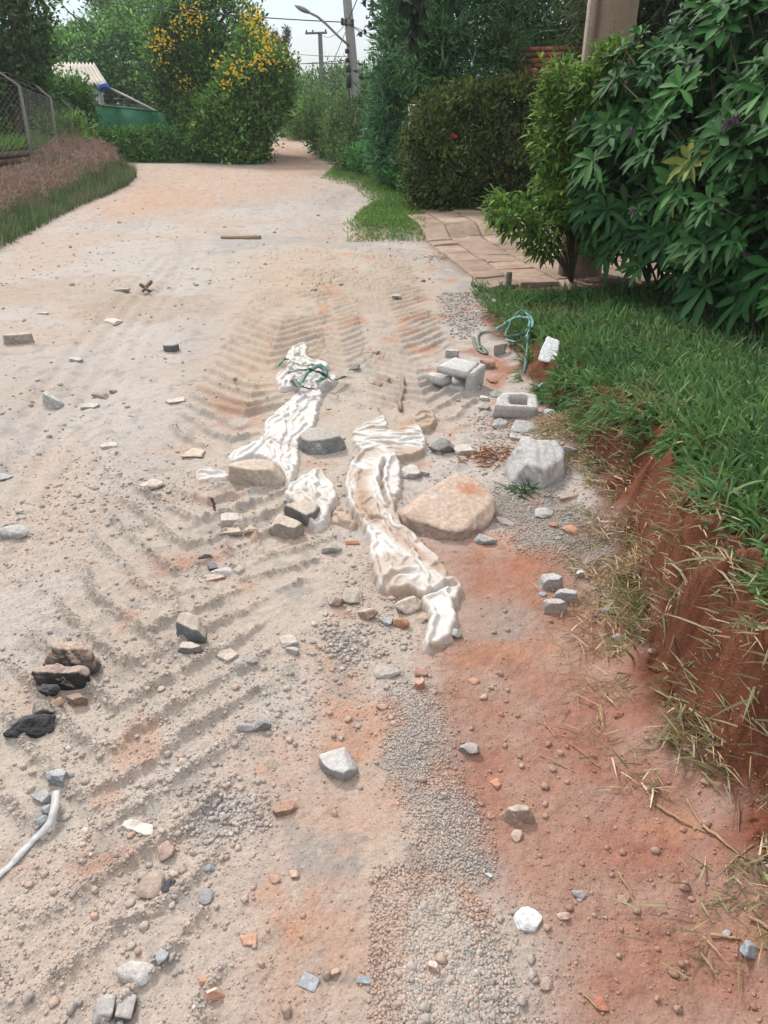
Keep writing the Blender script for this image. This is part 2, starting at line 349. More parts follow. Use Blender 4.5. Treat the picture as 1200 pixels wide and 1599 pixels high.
def gcol(X, Y):
    X = X.ravel(); Y = Y.ravel(); n = len(X)
    dist = np.hypot(X, Y)
    C = np.empty((n, 3)); C[:] = S(205, 195, 190)
    nb = fbm(X * 1.3, Y * 1.3, 81, 4)[:, None]; nf = fbm(X * 9, Y * 9, 85, 4)
    C = C * (1 - sm(.45, .65, nb) * .5) + S(202, 178, 160) * sm(.45, .65, nb) * .5
    # long dusty streaks along the driving direction
    st = fbm(X * 2.2 + .35 * Y, Y * .35, 87, 4)[:, None]
    C = C * (1 - .5 * sm(.5, .75, st)) + S(188, 178, 174) * .5 * sm(.5, .75, st)
    wx = .10 * (fbm(X * 5, Y * 5, 91, 3) - .5) * np.clip(dist * .5, .6, 4); wy = .12 * (fbm(X * 5 + 9, Y * 5, 94, 3) - .5) * np.clip(dist * .5, .6, 4)
    for k, (c, s_, o_, P) in enumerate(ZON):
        m = pmask(X + wx, Y + wy, P, s_ * 1.5 + .02)
        m = m * o_ * (np.clip(.55 + 1.1 * (nf - .5) * 2 + m * .45, 0, 1) if k not in (12, 15) else np.clip(.9 + .5 * (nf - .5) * 2, .6, 1))
        C = C * (1 - m[:, None]) + c * m[:, None]
    # loose grey and orange crumbs between the patches
    clay = np.maximum(pmask(X, Y, ZON[12][3], .05), pmask(X, Y, ZON[15][3], .05))[:, None]
    g = sm(.60, .74, fbm(X * 14, Y * 14, 101, 4))[:, None] * .55 * (1 - .8 * clay)
    C = C * (1 - g) + S(165, 160, 158) * g
    g = (sm(.62, .76, fbm(X * 6 + 31, Y * 6, 105, 4)) * sm(-1.6, -.2, X))[:, None] * .55
    C = C * (1 - g) + S(204, 150, 122) * g
    # right bank: red subsoil, humus on top
    n1 = fbm(X * 2.5, Y * 2.5, 61, 3) - .5; n2 = fbm(X * 9, Y * 9, 65, 3) - .5
    u = X - (np.interp(Y, TOE[:, 0], TOE[:, 1]) + .22 * n1 + .05 * n2)
    side = sm(8.0, 6.4, Y)
    m = (sm(-.16, .02, u + .12 * (nf - .5)) * side)[:, None]
    red = S(128, 80, 62) * (.5 + 1.0 * fbm(X * 12, Y * 12, 111, 4))[:, None]
    C = C * (1 - m) + red * m
    m = (sm(.20, .34, u) * side)[:, None]; C = C * (1 - m) + S(96, 84, 58) * m
    # right far verge and everything off the road
    xe = np.interp(Y, EDG[:, 1], EDG[:, 0])
    m = (sm(0, .3, X - xe + .25 * (nf - .5)) * sm(9.5, 10.3, Y) * (Y < 24))[:, None]; C = C * (1 - m) + S(90, 100, 55) * m
    m = (sm(-.1, .3, X - 2.6 + .0 * Y) * sm(9, 12, Y))[:, None]; C = C * (1 - m) + S(80, 75, 50) * m
    xl = np.interp(Y, LT[:, 0], LT[:, 1]) + .25 * (fbm(X * 1.3, Y * 1.3, 71, 3) - .5)
    m = (sm(.0, .5, xl - X) * sm(23.5, 21, Y))[:, None]; C = C * (1 - m) + S(105, 100, 62) * m
    m = pmask(X, Y, np.array([(.45, 11.9), (.45, 10.2), (.8, 7.7), (1.3, 7.0), (4.5, 7.6), (4.5, 12.6), (2.4, 12.6)]), .12)[:, None]; C = C * (1 - m) + S(150, 128, 108) * m
    # beyond the junction only the lane stays bare
    lane = GP([(440, 300), (405, 262), (412, 245), (420, 231), (432, 222), (494, 222), (508, 245), (516, 262), (540, 290)])
    m = (sm(24.2, 25.2, Y) * (1 - pmask(X, Y, lane, .3)))[:, None]
    C = C * (1 - m) + S(80, 92, 50) * m
    return C * (.86 + .28 * (.5 * fbm(X * 30, Y * 30, 120, 3) + .5 * fbm(X * 90, Y * 90, 122, 2)))[:, None] * np.array([.985, .985, .955])

def build_ground():
    ang = np.linspace(math.radians(72), math.radians(2.4), 1150)
    ys = CAMH / np.tan(ang)
    ys = np.concatenate([np.array([-400, -120, -40, -15, -6, -3, -1.5, -.7, -.2, .1, .3]), ys[ys > .42], ys[-1] + np.geomspace(1.2, 900, 40)])
    n = 760; s = np.linspace(-1, 1, n); k = .80
    core = np.clip(s / k, -1, 1); ext = np.clip((np.abs(s) - k) / (1 - k), 0, 1)
    te = np.hypot(ys, CAMH)
    X = core[None] * .60 * te[:, None] + np.sign(s)[None] * ((np.exp(ext * 6.2) - 1)[None] * (te[:, None] * .02 + .6))
    Y = np.repeat(ys[:, None], n, 1)
    Z = gz(X, Y); C = gcol(X, Y)
    r, c = X.shape; i = np.arange(r - 1)[:, None] * c + np.arange(c - 1)[None]
    F = np.stack([i, i + 1, i + c + 1, i + c], -1).reshape(-1, 4)
    me = mesh_from('ground', np.stack([X, Y, Z], -1).reshape(-1, 3), [F], C)
    me.materials.append(M['ground']); o = bpy.data.objects.new('ground', me); COL.objects.link(o)
    o['kind'] = 'structure'; return o
build_ground()

# ------------------------------------------------------------------ icospheres for stones
def ico(sub):
    t = (1 + 5 ** .5) / 2
    V = [(-1, t, 0), (1, t, 0), (-1, -t, 0), (1, -t, 0), (0, -1, t), (0, 1, t), (0, -1, -t), (0, 1, -t), (t, 0, -1), (t, 0, 1), (-t, 0, -1), (-t, 0, 1)]
    F = [(0, 11, 5), (0, 5, 1), (0, 1, 7), (0, 7, 10), (0, 10, 11), (1, 5, 9), (5, 11, 4), (11, 10, 2), (10, 7, 6), (7, 1, 8), (3, 9, 4), (3, 4, 2), (3, 2, 6), (3, 6, 8), (3, 8, 9), (4, 9, 5), (2, 4, 11), (6, 2, 10), (8, 6, 7), (9, 8, 1)]
    V = [np.array(v) / np.linalg.norm(v) for v in V]
    for _ in range(sub):
        cache = {}; NF = []
        def mid(a, b):
            k = (min(a, b), max(a, b))
            if k not in cache:
                m = V[a] + V[b]; V.append(m / np.linalg.norm(m)); cache[k] = len(V) - 1
            return cache[k]
        for a, b, c in F:
            x, y, z = mid(a, b), mid(b, c), mid(c, a); NF += [(a, x, z), (b, y, x), (c, z, y), (x, y, z)]
        F = NF
    return np.array(V), np.array(F)
ICO = {k: ico(k) for k in (0, 1, 3, 4)}

# ------------------------------------------------------------------ loose gravel, as stuff
def gravel():
    rng = np.random.default_rng(4)
    V0, F0 = ICO[0]; V1, F1 = ICO[1]
    def cloud(n, px0, px1, py0, py1): return np.stack([rng.uniform(px0, px1, n), rng.uniform(py0, py1, n)], 1)
    xs, ys, rs = [], [], []
    # general scatter: uniform in viewing angle so that it is densest near the feet
    def scat(n, ylo, yhi, half, rlo, rhi, pw=2.2):
        t = rng.uniform(0, 1, n); y = 1.5 / np.tan(np.arctan(1.5 / ylo) + t * (np.arctan(1.5 / yhi) - np.arctan(1.5 / ylo)))
        x = rng.uniform(-1, 1, n) * half * np.hypot(y, 1.5)
        u = rng.uniform(0, 1, n); r = rlo * (1 - u + u * (rlo / rhi) ** pw) ** (-1 / pw)
        return x, y, r
    for n, yl, yh, hf, rl, rh in [(95000, .5, 3.4, .60, .0011, .010), (9000, 2.5, 9, .6, .0025, .014), (1800, 7, 22, .5, .006, .03)]:
        a, b, c = scat(n, yl, yh, hf, rl, rh); xs.append(a); ys.append(b); rs.append(c)
    # the grey gravel strips are all stones
    for P, n, rl, rh in [([(622, 1100), (668, 1092), (680, 1190), (728, 1280), (748, 1352), (690, 1352), (668, 1270), (628, 1210)], 13000, .0012, .0042),
                         ([(620, 1395), (672, 1382), (712, 1430), (745, 1500), (765, 1570), (775, 1640), (616, 1640)], 26000, .0013, .0048),
                         ([(740, 775), (800, 760), (880, 765), (960, 850), (1010, 930), (1000, 990), (940, 960), (890, 880), (790, 850)], 9000, .0014, .005),
                         ([(320, 1250), (390, 1240), (400, 1290), (350, 1310), (310, 1290)], 1300, .0018, .007),
                         ([(515, 985), (550, 985), (575, 1020), (560, 1040), (520, 1010)], 700, .002, .009),
                         ([(700, 440), (760, 440), (770, 500), (720, 530), (690, 500)], 1300, .004, .013),
                         ([(740, 650), (860, 650), (900, 700), (880, 760), (760, 690)], 2600, .0016, .008),
                         ([(560, 870), (600, 900), (650, 980), (600, 1020), (520, 980)], 700, .0016, .006)]:
        Q = GP(P); lo, hi = Q.min(0), Q.max(0); x = rng.uniform(lo[0] - .05, hi[0] + .05, n * 2); y = rng.uniform(lo[1] - .05, hi[1] + .05, n * 2)
        m = rng.uniform(0, 1, n * 2) < pmask(x + .06 * (fbm(x * 9, y * 9, 3) - .5), y + .1 * (fbm(x * 9, y * 9, 5) - .5), Q, .09)
        x = x[m][:n]; y = y[m][:n]; u = rng.uniform(0, 1, len(x)); xs.append(x); ys.append(y); rs.append(rl + (rh - rl) * u ** 3.0)
    # crumbs gather on the crests of the tyre marks
    a, b, c = scat(150000, .6, 4.2, .60, .0013, .006); h_ = tread(a, b, T1, .43, .17, .023, -.2, 21) + tread(a, b, T4, .26, .17, .014, -.2, 51)
    k_ = rng.uniform(0, 1, len(a)) < np.clip(h_ / .010, 0, 1) * .8; xs.append(a[k_]); ys.append(b[k_]); rs.append(c[k_])
    x = np.concatenate(xs); y = np.concatenate(ys); r = np.concatenate(rs)
    # stones gather in patches, few on the smooth clay and none on the grass
    clay = np.zeros(len(x))
    for k in (9, 12): clay = np.maximum(clay, pmask(x, y, ZON[k][3], .06))
    extra = np.zeros(len(x), bool); extra[105800:] = True
    dens = np.clip(.25 + 1.5 * (fbm(x * 3, y * 3, 131, 3) - .35), .05, 1) * (1 - .72 * clay)
    u = x - np.interp(y, TOE[:, 0], TOE[:, 1])
    keep = (extra | (rng.uniform(0, 1, len(x)) < dens)) & ((u < .02) | (y > 8)) & (x > np.interp(y, LT[:, 0], LT[:, 1]) - .1)
    keep &= ~((y > 9.8) & (x > np.interp(y, EDG[:, 1], EDG[:, 0]) - .1)) & ~((x > .55) & (y > 6.9))
    x, y, r = x[keep], y[keep], r[keep]
    z = gz(x, y); base = gcol(x, y)
    n = len(x); mix = rng.uniform(0, 1, n)
    pal = np.array([S(188, 180, 172), S(172, 166, 162), S(166, 160, 156), S(205, 192, 180), S(196, 160, 138), S(152, 146, 142), S(225, 215, 205)])
    pal = pal * 1.22
    pc = pal[rng.choice(7, n, p=[.24, .24, .16, .14, .12, .07, .03])]
    orange = clay[keep] > .5
    pc[orange] = pc[orange] * .6 + S(196, 140, 112) * .4
    w = (.2 + .5 * rng.uniform(0, 1, n))[:, None]; col = base * 1.08 * (1 - w) + pc * w
    mb = MB()
    for big in (False, True):
        m = (r > .0055) & (y < 5) if big else ~((r > .0055) & (y < 5))
        if not m.any(): continue
        VV, FF = (V1, F1) if big else (V0, F0); k = m.sum(); nv = len(VV)
        sc_ = r[m][:, None] * rng.uniform(.7, 1.25, (k, 3)) * np.array([1.1, 1.1, .75])
        th = rng.uniform(0, 6.28, k); c, s = np.cos(th), np.sin(th)
        P = VV[None] * (1 + rng.uniform(-.36, .36, (k, nv, 1))) * sc_[:, None]
        Q = np.stack([P[..., 0] * c[:, None] - P[..., 1] * s[:, None], P[..., 0] * s[:, None] + P[..., 1] * c[:, None], P[..., 2]], -1)
        Q += np.stack([x[m], y[m], z[m] + r[m] * .35], -1)[:, None]
        mb.add(Q.reshape(-1, 3), (FF[None] + (np.arange(k) * nv)[:, None, None]).reshape(-1, 3), None, np.repeat(col[m], nv, 0))
    o = mb.build('gravel', M['pebble'], smooth=False); tag(o, 'loose grey and tan gravel strewn over the dirt road', 'gravel', kind='stuff')
gravel()
# ------------------------------------------------------------------ stones, concrete and rubble: every piece is a thing of its own
TAN = S(205, 186, 168); GREY = S(176, 172, 168); LGREY = S(208, 203, 198); BLUE = S(154, 157, 160); PINK = S(208, 170, 152)
BRWN = S(172, 142, 122); WHT = S(232, 228, 224); BRICK = S(198, 144, 118); DKG = S(120, 122, 126); CLAY = S(178, 118, 92); BLK = S(70, 70, 74)
def rock_mesh(size, style, top, side, seed, sub=4, dust=.75, rough=False):
    rng = np.random.default_rng(seed); V, F = ICO[sub]
    w, d, h = size
    if style in ('block', 'slab', 'wedge'):
        pl = []
        for ax in range(3):
            for sg in (-1, 1):
                n = np.zeros(3); n[ax] = sg; n += rng.normal(0, .10 if style != 'wedge' else .28, 3); pl.append((n / np.linalg.norm(n), rng.uniform(.9, 1.05)))
        for _ in range(5):
            n = np.array([rng.choice([-1, 1]), rng.choice([-1, 1]), rng.choice([-1, 1])]) + rng.normal(0, .4, 3); pl.append((n / np.linalg.norm(n), rng.uniform(1.05, 1.4)))
        k = 34
    else:
        pl = []
        for _ in range(18 if style == 'stone' else 40):
            n = rng.normal(0, 1, 3); pl.append((n / np.linalg.norm(n), rng.uniform(.72, 1.05)))
        k = 26 if style == 'stone' else 12
    N = np.array([p[0] for p in pl]); D = np.array([p[1] for p in pl])
    q = np.maximum(V @ N.T, 1e-3) / D; r = (q ** k).sum(1) ** (-1.0 / k)
    P = V * r[:, None]
    P = P / (P.max(0) - P.min(0)) * 1.0
    off = rng.uniform(0, 50)
    nz = (vn3(V * 3.1 + off, seed) - .5) * .10 + (vn3(V * 8 + off, seed + 3) - .5) * .06 + (vn3(V * 21 + off, seed + 5) - .5) * .035 + (vn3(V * 45 + off, seed + 8) - .5) * .014
    P = P * (1 + nz * (2.6 if rough else 1))[:, None] * np.array([w, d, h])
    # colours: pale dust on the upward faces, broken stone colour on the sides, blotches
    e1 = P[F[:, 1]] - P[F[:, 0]]; e2 = P[F[:, 2]] - P[F[:, 0]]; fn = np.cross(e1, e2); vnm = np.zeros_like(P)
    for i in range(3): np.add.at(vnm, F[:, i], fn)
    vnm /= np.linalg.norm(vnm, axis=1)[:, None] + 1e-12
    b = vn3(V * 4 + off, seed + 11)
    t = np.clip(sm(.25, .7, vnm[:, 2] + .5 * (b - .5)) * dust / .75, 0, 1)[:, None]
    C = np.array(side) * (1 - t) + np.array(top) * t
    C = C * (.74 + .52 * (.5 * vn3(V * 9 + off, seed + 13) + .5 * vn3(V * 23 + off, seed + 14)))[:, None]
    return P, F, np.minimum(C * 1.15 + .012, .8)
def place_rock(name, px, py, wpx, hpx, style, top, side, label, cat=None, group=None, h=.5, rot=None, seed=None, mat='rock', sink=.27, tilt=(0, 0), parent=None, dust=.75):
    seed = seed if seed is not None else int(px * 7 + py * 13) % 9973
    t = depth(px, py); w = wpx * t / FPX; Y = G(px, py)[1]
    th = math.atan2(CAMH, Y); hh = w * h * (.28 if style == 'slab' else 1.0) if style != 'slab' else w * min(h, .25)
    d = (hpx * t / FPX - hh * math.cos(th)) / max(math.sin(th), .05)
    d = min(max(d, .45 * w), 1.7 * w)
    x, y, _ = G(px, py, hh * .35)
    rng = random.Random(seed); rz = rng.uniform(-.5, .5) if rot is None else rot
    sub = 4 if w > .05 else 3
    P, F, C = rock_mesh((w, d, hh), style, top, side, seed, sub, dust, mat == 'asphalt')
    R = rotz(rz) @ rotx(tilt[0]) @ roty(tilt[1]); P = P @ R.T
    lo = np.percentile(P[:, 2], 1); z0 = gz1(x, y, True)
    mb = MB(); mb.add(P, F, None, C)
    o = mb.build(name, M[mat]); o.location = (x, y, z0 - lo - hh * sink)
    tag(o, label, cat or name.replace('_', ' '), group); return o
def poly_rock(name, pts, h, top, side, label, flare=.25, topn=(0, 0), seed=1, mat='concrete', cat=None, group=None, sink=.0, dust=.75, k=40, amp=1.0, stains=()):
    rng = np.random.default_rng(seed); V, F = ICO[4]; pm = [p[1] for p in pts]; y0_, y1_ = min(pm), max(pm)
    P = np.array([G(p[0], p[1], h * .85 * (y1_ - p[1]) / (y1_ - y0_) + h * .05)[:2] for p in pts]); c = P.mean(0); Q = P - c
    area = .5 * np.sum(Q[:, 0] * np.roll(Q[:, 1], -1) - np.roll(Q[:, 0], -1) * Q[:, 1]); Q = Q if area > 0 else Q[::-1]
    pl = []
    for i in range(len(Q)):
        a, b = Q[i], Q[(i + 1) % len(Q)]; e = b - a; n = np.array([e[1], -e[0], 0.0]); n /= np.linalg.norm(n) + 1e-9
        fl = flare + rng.uniform(-.12, .12); n3 = np.array([n[0], n[1], fl]); n3 /= np.linalg.norm(n3); pl.append((n3, n3[:2] @ ((a + b) / 2)))
    n = np.array([topn[0], topn[1], 1.0]); n /= np.linalg.norm(n); pl.append((n, h * .5)); pl.append((np.array([0, 0, -1.0]), h * .5))
    for _ in range(3):
        an = rng.uniform(0, 6.28); n = np.array([math.cos(an), math.sin(an), rng.uniform(.5, 1.2)]); n /= np.linalg.norm(n); r = np.abs(Q).max()
        pl.append((n, max(h * .42, .92 * (n[:2] @ (np.array([math.cos(an), math.sin(an)]) * r * .62) + n[2] * h * .5))))
    N = np.array([p[0] for p in pl]); D = np.array([max(p[1], .004) for p in pl])
    V = V * np.array([1, 1, h * 1.2 / np.abs(Q).max()]); V = V / np.linalg.norm(V, axis=1)[:, None]      # more points on the sides
    q = np.maximum(V @ N.T, 1e-4) / D; mxq = q.max(1); r = 1 / (mxq * ((q / mxq[:, None]) ** k).sum(1) ** (1.0 / k)); P3 = V * r[:, None]
    off = rng.uniform(0, 50); L_ = amp * min(1, np.abs(Q).max() / .1)
    nz = (vn3(P3 * 22 + off, seed) - .5) * .011 + (vn3(P3 * 55 + off, seed + 3) - .5) * .009 + (vn3(P3 * 130 + off, seed + 5) - .5) * .005 + (vn3(P3 * 260 + off, seed + 6) - .5) * .0025
    P3 = P3 + V * (nz * L_)[:, None]
    e1 = P3[F[:, 1]] - P3[F[:, 0]]; e2 = P3[F[:, 2]] - P3[F[:, 0]]; fn = np.cross(e1, e2); vnm = np.zeros_like(P3)
    for i in range(3): np.add.at(vnm, F[:, i], fn)
    vnm /= np.linalg.norm(vnm, axis=1)[:, None] + 1e-12
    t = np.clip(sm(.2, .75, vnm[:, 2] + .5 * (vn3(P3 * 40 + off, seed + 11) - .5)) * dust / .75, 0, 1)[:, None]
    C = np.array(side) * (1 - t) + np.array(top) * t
    C = np.minimum(C * (.74 + .52 * (.5 * vn3(P3 * 50 + off, seed + 13) + .5 * vn3(P3 * 160 + off, seed + 14)))[:, None] * 1.15 + .012, .8)
    for (sp, sr, sc_, so) in stains:
        q_ = np.array(G(sp[0], sp[1], h)[:2]) - c; dd = np.hypot(P3[:, 0] - q_[0], P3[:, 1] - q_[1]) + .5 * sr * (vn3(P3 * 70 + off, seed + 20) - .5); m = (sm(sr, sr * .3, dd) * so * (P3[:, 2] > 0))[:, None]; C = C * (1 - m) + sc_ * m
    mb = MB(); mb.add(P3, F, None, C); o = mb.build(name, M[mat]); o.location = (c[0], c[1], gz1(c[0], c[1], True) + h * .5 - sink - .008)
    return tag(o, label, cat or name.replace('_', ' '), group)
B, ST, SL, RD, WG = 'block', 'stone', 'slab', 'round', 'wedge'
ROCKS = [
 # name, px, py, w, h, style, top, side, label, options
 ('concrete_chunk', 888, 714, 32, 24, ST, S(180, 174, 170), S(150, 146, 142), 'small grey lump touching the right side of the pale grey concrete boulder', dict(h=.6)),
 ('concrete_chunk', 360, 834, 36, 11, SL, TAN, S(170, 156, 142), 'thin tan sliver below the whitish square block', dict(h=.2)),
 ('stone', 392, 829, 22, 18, ST, TAN, TAN * .85, 'small tan stone right of the whitish square block', {}),
 ('concrete_chunk', 692, 698, 42, 36, ST, S(172, 166, 160), S(140, 136, 132), 'dark grey squarish rubble lump right of the crumpled sack', dict(h=.7, mat='concrete')),
 ('concrete_chunk', 723, 705, 28, 20, B, S(214, 206, 198), S(176, 168, 160), 'small pale grey flat stone right of the dark grey rubble lump', dict(h=.4)),
 ('stone', 662, 741, 18, 12, ST, TAN, GREY, 'small tan stone touching the flat shard above the broad boulder', {}),
 ('concrete_chunk', 758, 843, 36, 24, ST, S(198, 196, 194), S(150, 148, 146), 'small pale grey stone at the lower right corner of the broad boulder', dict(h=.5)),
 ('stone', 789, 814, 30, 17, ST, S(192, 178, 168), GREY, 'low pinkish grey stone right of the broad boulder', dict(h=.4)),
 ('stone', 888, 774, 40, 14, SL, S(188, 168, 154), BRWN, 'flat pinkish stone below the pale grey concrete boulder', dict(h=.22)),
 ('brick_fragment', 891, 827, 25, 20, RD, S(212, 160, 128), BRICK, 'orange brick piece on the grey gravel right of the broad boulder', dict(h=.45)),
 ('brick_fragment', 866, 820, 14, 13, ST, BRICK, BRICK * .8, 'small orange brick crumb left of the larger orange brick piece', {}),
 ('concrete_chunk', 850, 800, 30, 25, RD, S(196, 194, 194), GREY, 'powdery light grey lump above the orange brick piece', dict(h=.4)),
 ('stone', 873, 841, 14, 10, RD, S(190, 190, 192), GREY, 'small blue grey pebble below the orange brick piece', {}),
 ('stone', 848, 928, 12, 12, RD, S(176, 180, 186), BLUE, 'tiny bluish pebble at the left of the three huddled concrete lumps', {}),
 ('stone', 906, 896, 15, 15, B, WHT, LGREY, 'small white stone above the three huddled concrete lumps', dict(h=.8)),
 ('stone', 524, 940, 26, 30, ST, S(196, 182, 166), BRWN, 'tan egg sized stone at the far left below the large crumpled sack', dict(h=.8)),
 ('stone', 550, 930, 38, 40, ST, S(190, 178, 164), S(160, 148, 136), 'dusty rough stone left of the large sack lower end', dict(h=.5)),
 ('stone', 572, 958, 34, 30, ST, S(206, 192, 178), BRWN, 'tan angular stone below the dusty rough stone beside the large sack', dict(h=.7)),
 ('stone', 640, 943, 50, 42, ST, S(208, 194, 178), S(170, 156, 142), 'round topped tan stone tucked under the large sack mouth', dict(h=.5)),
 ('brick_fragment', 627, 974, 26, 25, RD, S(200, 150, 122), S(168, 118, 92), 'reddish brown round lump below the stone under the large sack mouth', dict(h=.75)),
 ('stone', 604, 972, 22, 18, ST, S(184, 184, 186), BLUE, 'small bluish grey stone left of the reddish brown round lump', {}),
 ('stone', 661, 966, 22, 22, ST, TAN, BRWN, 'small tan stone between the reddish lump and the sack tail', {}),
 ('stone', 712, 989, 21, 24, ST, S(190, 188, 184), GREY, 'small grey stone leaning against the tail of the large sack', dict(h=.8)),
 ('stone', 518, 856, 34, 25, ST, S(200, 192, 182), GREY, 'pale angular stone below the lower white sack', dict(h=.6)),
 ('concrete_chunk', 352, 1020, 30, 34, SL, S(206, 192, 178), GREY, 'flat tan shard at the left of the small stone trio', dict(h=.25, rot=.9)),
 ('stone', 373, 1037, 18, 18, ST, S(190, 184, 178), GREY, 'middle of the small stone trio right of the flat tan shard', {}),
 ('stone', 394, 1035, 22, 17, ST, S(180, 176, 172), GREY, 'right end of the small stone trio right of the flat tan shard', {}),
 ('stone', 451, 1003, 26, 24, B, S(206, 196, 184), GREY, 'cracked pale stone, upper one of a pair above the orange dirt', dict(h=.4)),
 ('stone', 458, 1016, 22, 16, B, S(204, 192, 180), GREY, 'pale stone half, lower one of a pair above the orange dirt', dict(h=.5)),
 ('asphalt_chunk', 78, 1084, 34, 24, ST, S(90, 86, 88), S(50, 50, 54), 'black lump under the front of the wide asphalt slab', dict(h=.7, mat='asphalt')),
 ('asphalt_chunk', 119, 1090, 36, 32, ST, S(180, 156, 138), S(140, 116, 100), 'brown dusty lump right below the wide asphalt slab', dict(h=.7, mat='asphalt')),
 ('asphalt_chunk', 92, 1102, 22, 22, ST, S(190, 160, 132), S(150, 122, 100), 'small ochre lump between the dusty asphalt lumps', dict(h=.7)),
 ('asphalt_chunk', 66, 1104, 38, 36, ST, S(168, 156, 148), S(90, 84, 82), 'grey brown asphalt lump above the black one', dict(h=.6, mat='asphalt')),
 ('asphalt_chunk', 44, 1132, 78, 44, ST, S(84, 82, 86), S(44, 44, 48), 'jet black jagged asphalt lump at the lower left of the heap', dict(h=.5, mat='asphalt', rot=.5, seed=75)),
 ('concrete_chunk', 386, 1138, 32, 19, RD, S(184, 182, 182), GREY, 'low grey stone, left of a touching pair', dict(h=.5)),
 ('concrete_chunk', 411, 1131, 34, 32, ST, S(182, 178, 178), S(140, 136, 136), 'angular grey stone, right of a touching pair', dict(h=.8)),
 ('stone', 733, 1170, 34, 32, ST, S(198, 190, 184), S(150, 142, 138), 'smooth grey stone on the red clay', dict(h=.7)),
 ('stone', 808, 1304, 19, 24, ST, S(206, 180, 166), BRWN, 'small pinkish stone just below the rounded pinkish one', {}),
 ('brick_fragment', 775, 1222, 16, 20, WG, S(214, 156, 130), BRICK, 'small orange pink brick crumb above the rounded pinkish stone', {}),
 ('brick_fragment', 655, 1075, 20, 20, B, S(218, 176, 156), S(190, 130, 104), 'small salmon cube of brick by the gravel strip', dict(h=.8)),
 ('stone', 658, 1056, 21, 18, RD, S(192, 152, 132), BRWN, 'brown rounded stone just above the salmon brick cube', {}),
 ('stone', 598, 1106, 18, 15, RD, PINK, BRWN, 'small pinkish pebble left of the grey gravel strip', {}),
 ('concrete_chunk', 604, 1054, 44, 28, ST, S(190, 182, 174), GREY, 'crumbling grey lump below the large sack', dict(h=.3)),
 ('plaster_piece', 825, 1434, 44, 42, RD, S(240, 240, 240), S(220, 220, 222), 'crumbly white plaster lump beside the red clay', dict(h=.35, sink=.3)),
 ('stone', 677, 1514, 22, 22, WG, S(232, 216, 206), S(206, 160, 140), 'small pinkish white quartz on the grey gravel strip', dict(h=.9)),
 ('stone', 1168, 1487, 32, 36, ST, S(176, 184, 192), S(142, 148, 156), 'blue grey angular stone at the right edge of the clay', dict(h=.7)),
 ('stone', 1133, 1462, 15, 13, RD, S(206, 206, 206), GREY, 'pale pebble up left of the blue grey angular stone', {}),
 ('stone', 1187, 1382, 12, 15, RD, S(210, 205, 200), GREY, 'pale pebble at the right edge among straw', {}),
 ('stone', 906, 1396, 24, 19, RD, S(178, 172, 172), S(130, 124, 124), 'dull grey pebble on the clay right of the plaster lump', {}),
 ('stone', 974, 1404, 18, 18, ST, S(200, 160, 140), BRWN, 'brown pebble with dry stalk beside it', {}),
 ('stone', 881, 1431, 20, 16, ST, S(204, 178, 162), BRWN, 'pinkish pebble right of the white plaster lump', {}),
 ('stone', 853, 1534, 24, 24, ST, S(192, 172, 156), BRWN, 'tan pebble on the clay below the plaster lump', {}),
 ('brick_fragment', 939, 1567, 20, 26, WG, S(196, 132, 108), BRICK, 'reddish brick sliver near the lower edge', {}),
 ('stone', 905, 1405, 8, 8, RD, GREY, GREY, 'tiny grey pebble touching the dull grey one', {}),
 ('concrete_chunk', 210, 1521, 58, 40, RD, S(212, 206, 200), S(186, 176, 168), 'pale oval stone low on the left', dict(h=.35)),
 ('concrete_chunk', 166, 1577, 34, 44, B, S(188, 184, 180), S(90, 92, 98), 'left half of a split grey stone at the lower edge', dict(h=.5, rot=0)),
 ('concrete_chunk', 198, 1575, 30, 44, B, S(194, 186, 180), S(100, 100, 104), 'right half of a split grey stone at the lower edge', dict(h=.5, rot=0)),
 ('stone', 333, 1550, 32, 24, WG, S(236, 214, 202), S(216, 158, 124), 'white and orange quartz stone near the lower edge', dict(h=.8)),
 ('brick_fragment', 320, 1533, 18, 18, WG, S(218, 170, 142), BRICK, 'small orange crumb touching the white and orange quartz', {}),
 ('concrete_chunk', 251, 1496, 22, 28, ST, S(184, 189, 195), BLUE, 'bluish lump above right of the pale oval stone', dict(h=.6)),
 ('stone', 326, 1355, 18, 17, ST, S(168, 175, 184), BLUE, 'small blue grey stone right of the black crumb', {}),
 ('stone', 322, 1397, 24, 28, RD, S(170, 168, 170), S(140, 140, 144), 'dull round grey clod below the small blue grey stone', {}),
 ('stone', 259, 1327, 28, 36, WG, S(196, 168, 154), S(156, 130, 118), 'pointed brown stone below the white plaster flake', dict(h=.5, rot=.6)),
 ('earth_clod', 236, 1380, 42, 48, RD, S(186, 166, 152), S(140, 124, 114), 'crumbled earth clod at the left of the black crumb', dict(h=.4)),
 ('asphalt_chunk', 261, 1382, 20, 36, ST, S(84, 82, 88), S(50, 50, 56), 'small black asphalt crumb beside the earth clod', dict(h=.6, mat='asphalt')),
 ('concrete_chunk', 93, 1217, 38, 28, WG, S(196, 198, 198), S(140, 146, 150), 'topmost grey stone of the row under the plastic strip', dict(h=.5)),
 ('concrete_chunk', 68, 1243, 34, 32, ST, S(196, 194, 192), GREY, 'second grey stone of the row under the plastic strip', dict(h=.6)),
 ('concrete_chunk', 73, 1263, 26, 22, ST, S(176, 182, 187), BLUE, 'third, bluish stone of the row under the plastic strip', dict(h=.6)),
 ('concrete_chunk', 66, 1282, 26, 26, ST, S(170, 177, 184), BLUE, 'lowest bluish stone of the row under the plastic strip', dict(h=.6)),
 ('brick_fragment', 390, 1468, 28, 20, SL, S(216, 168, 144), BRICK, 'flat pink brick flake on the tan dirt', dict(h=.25)),
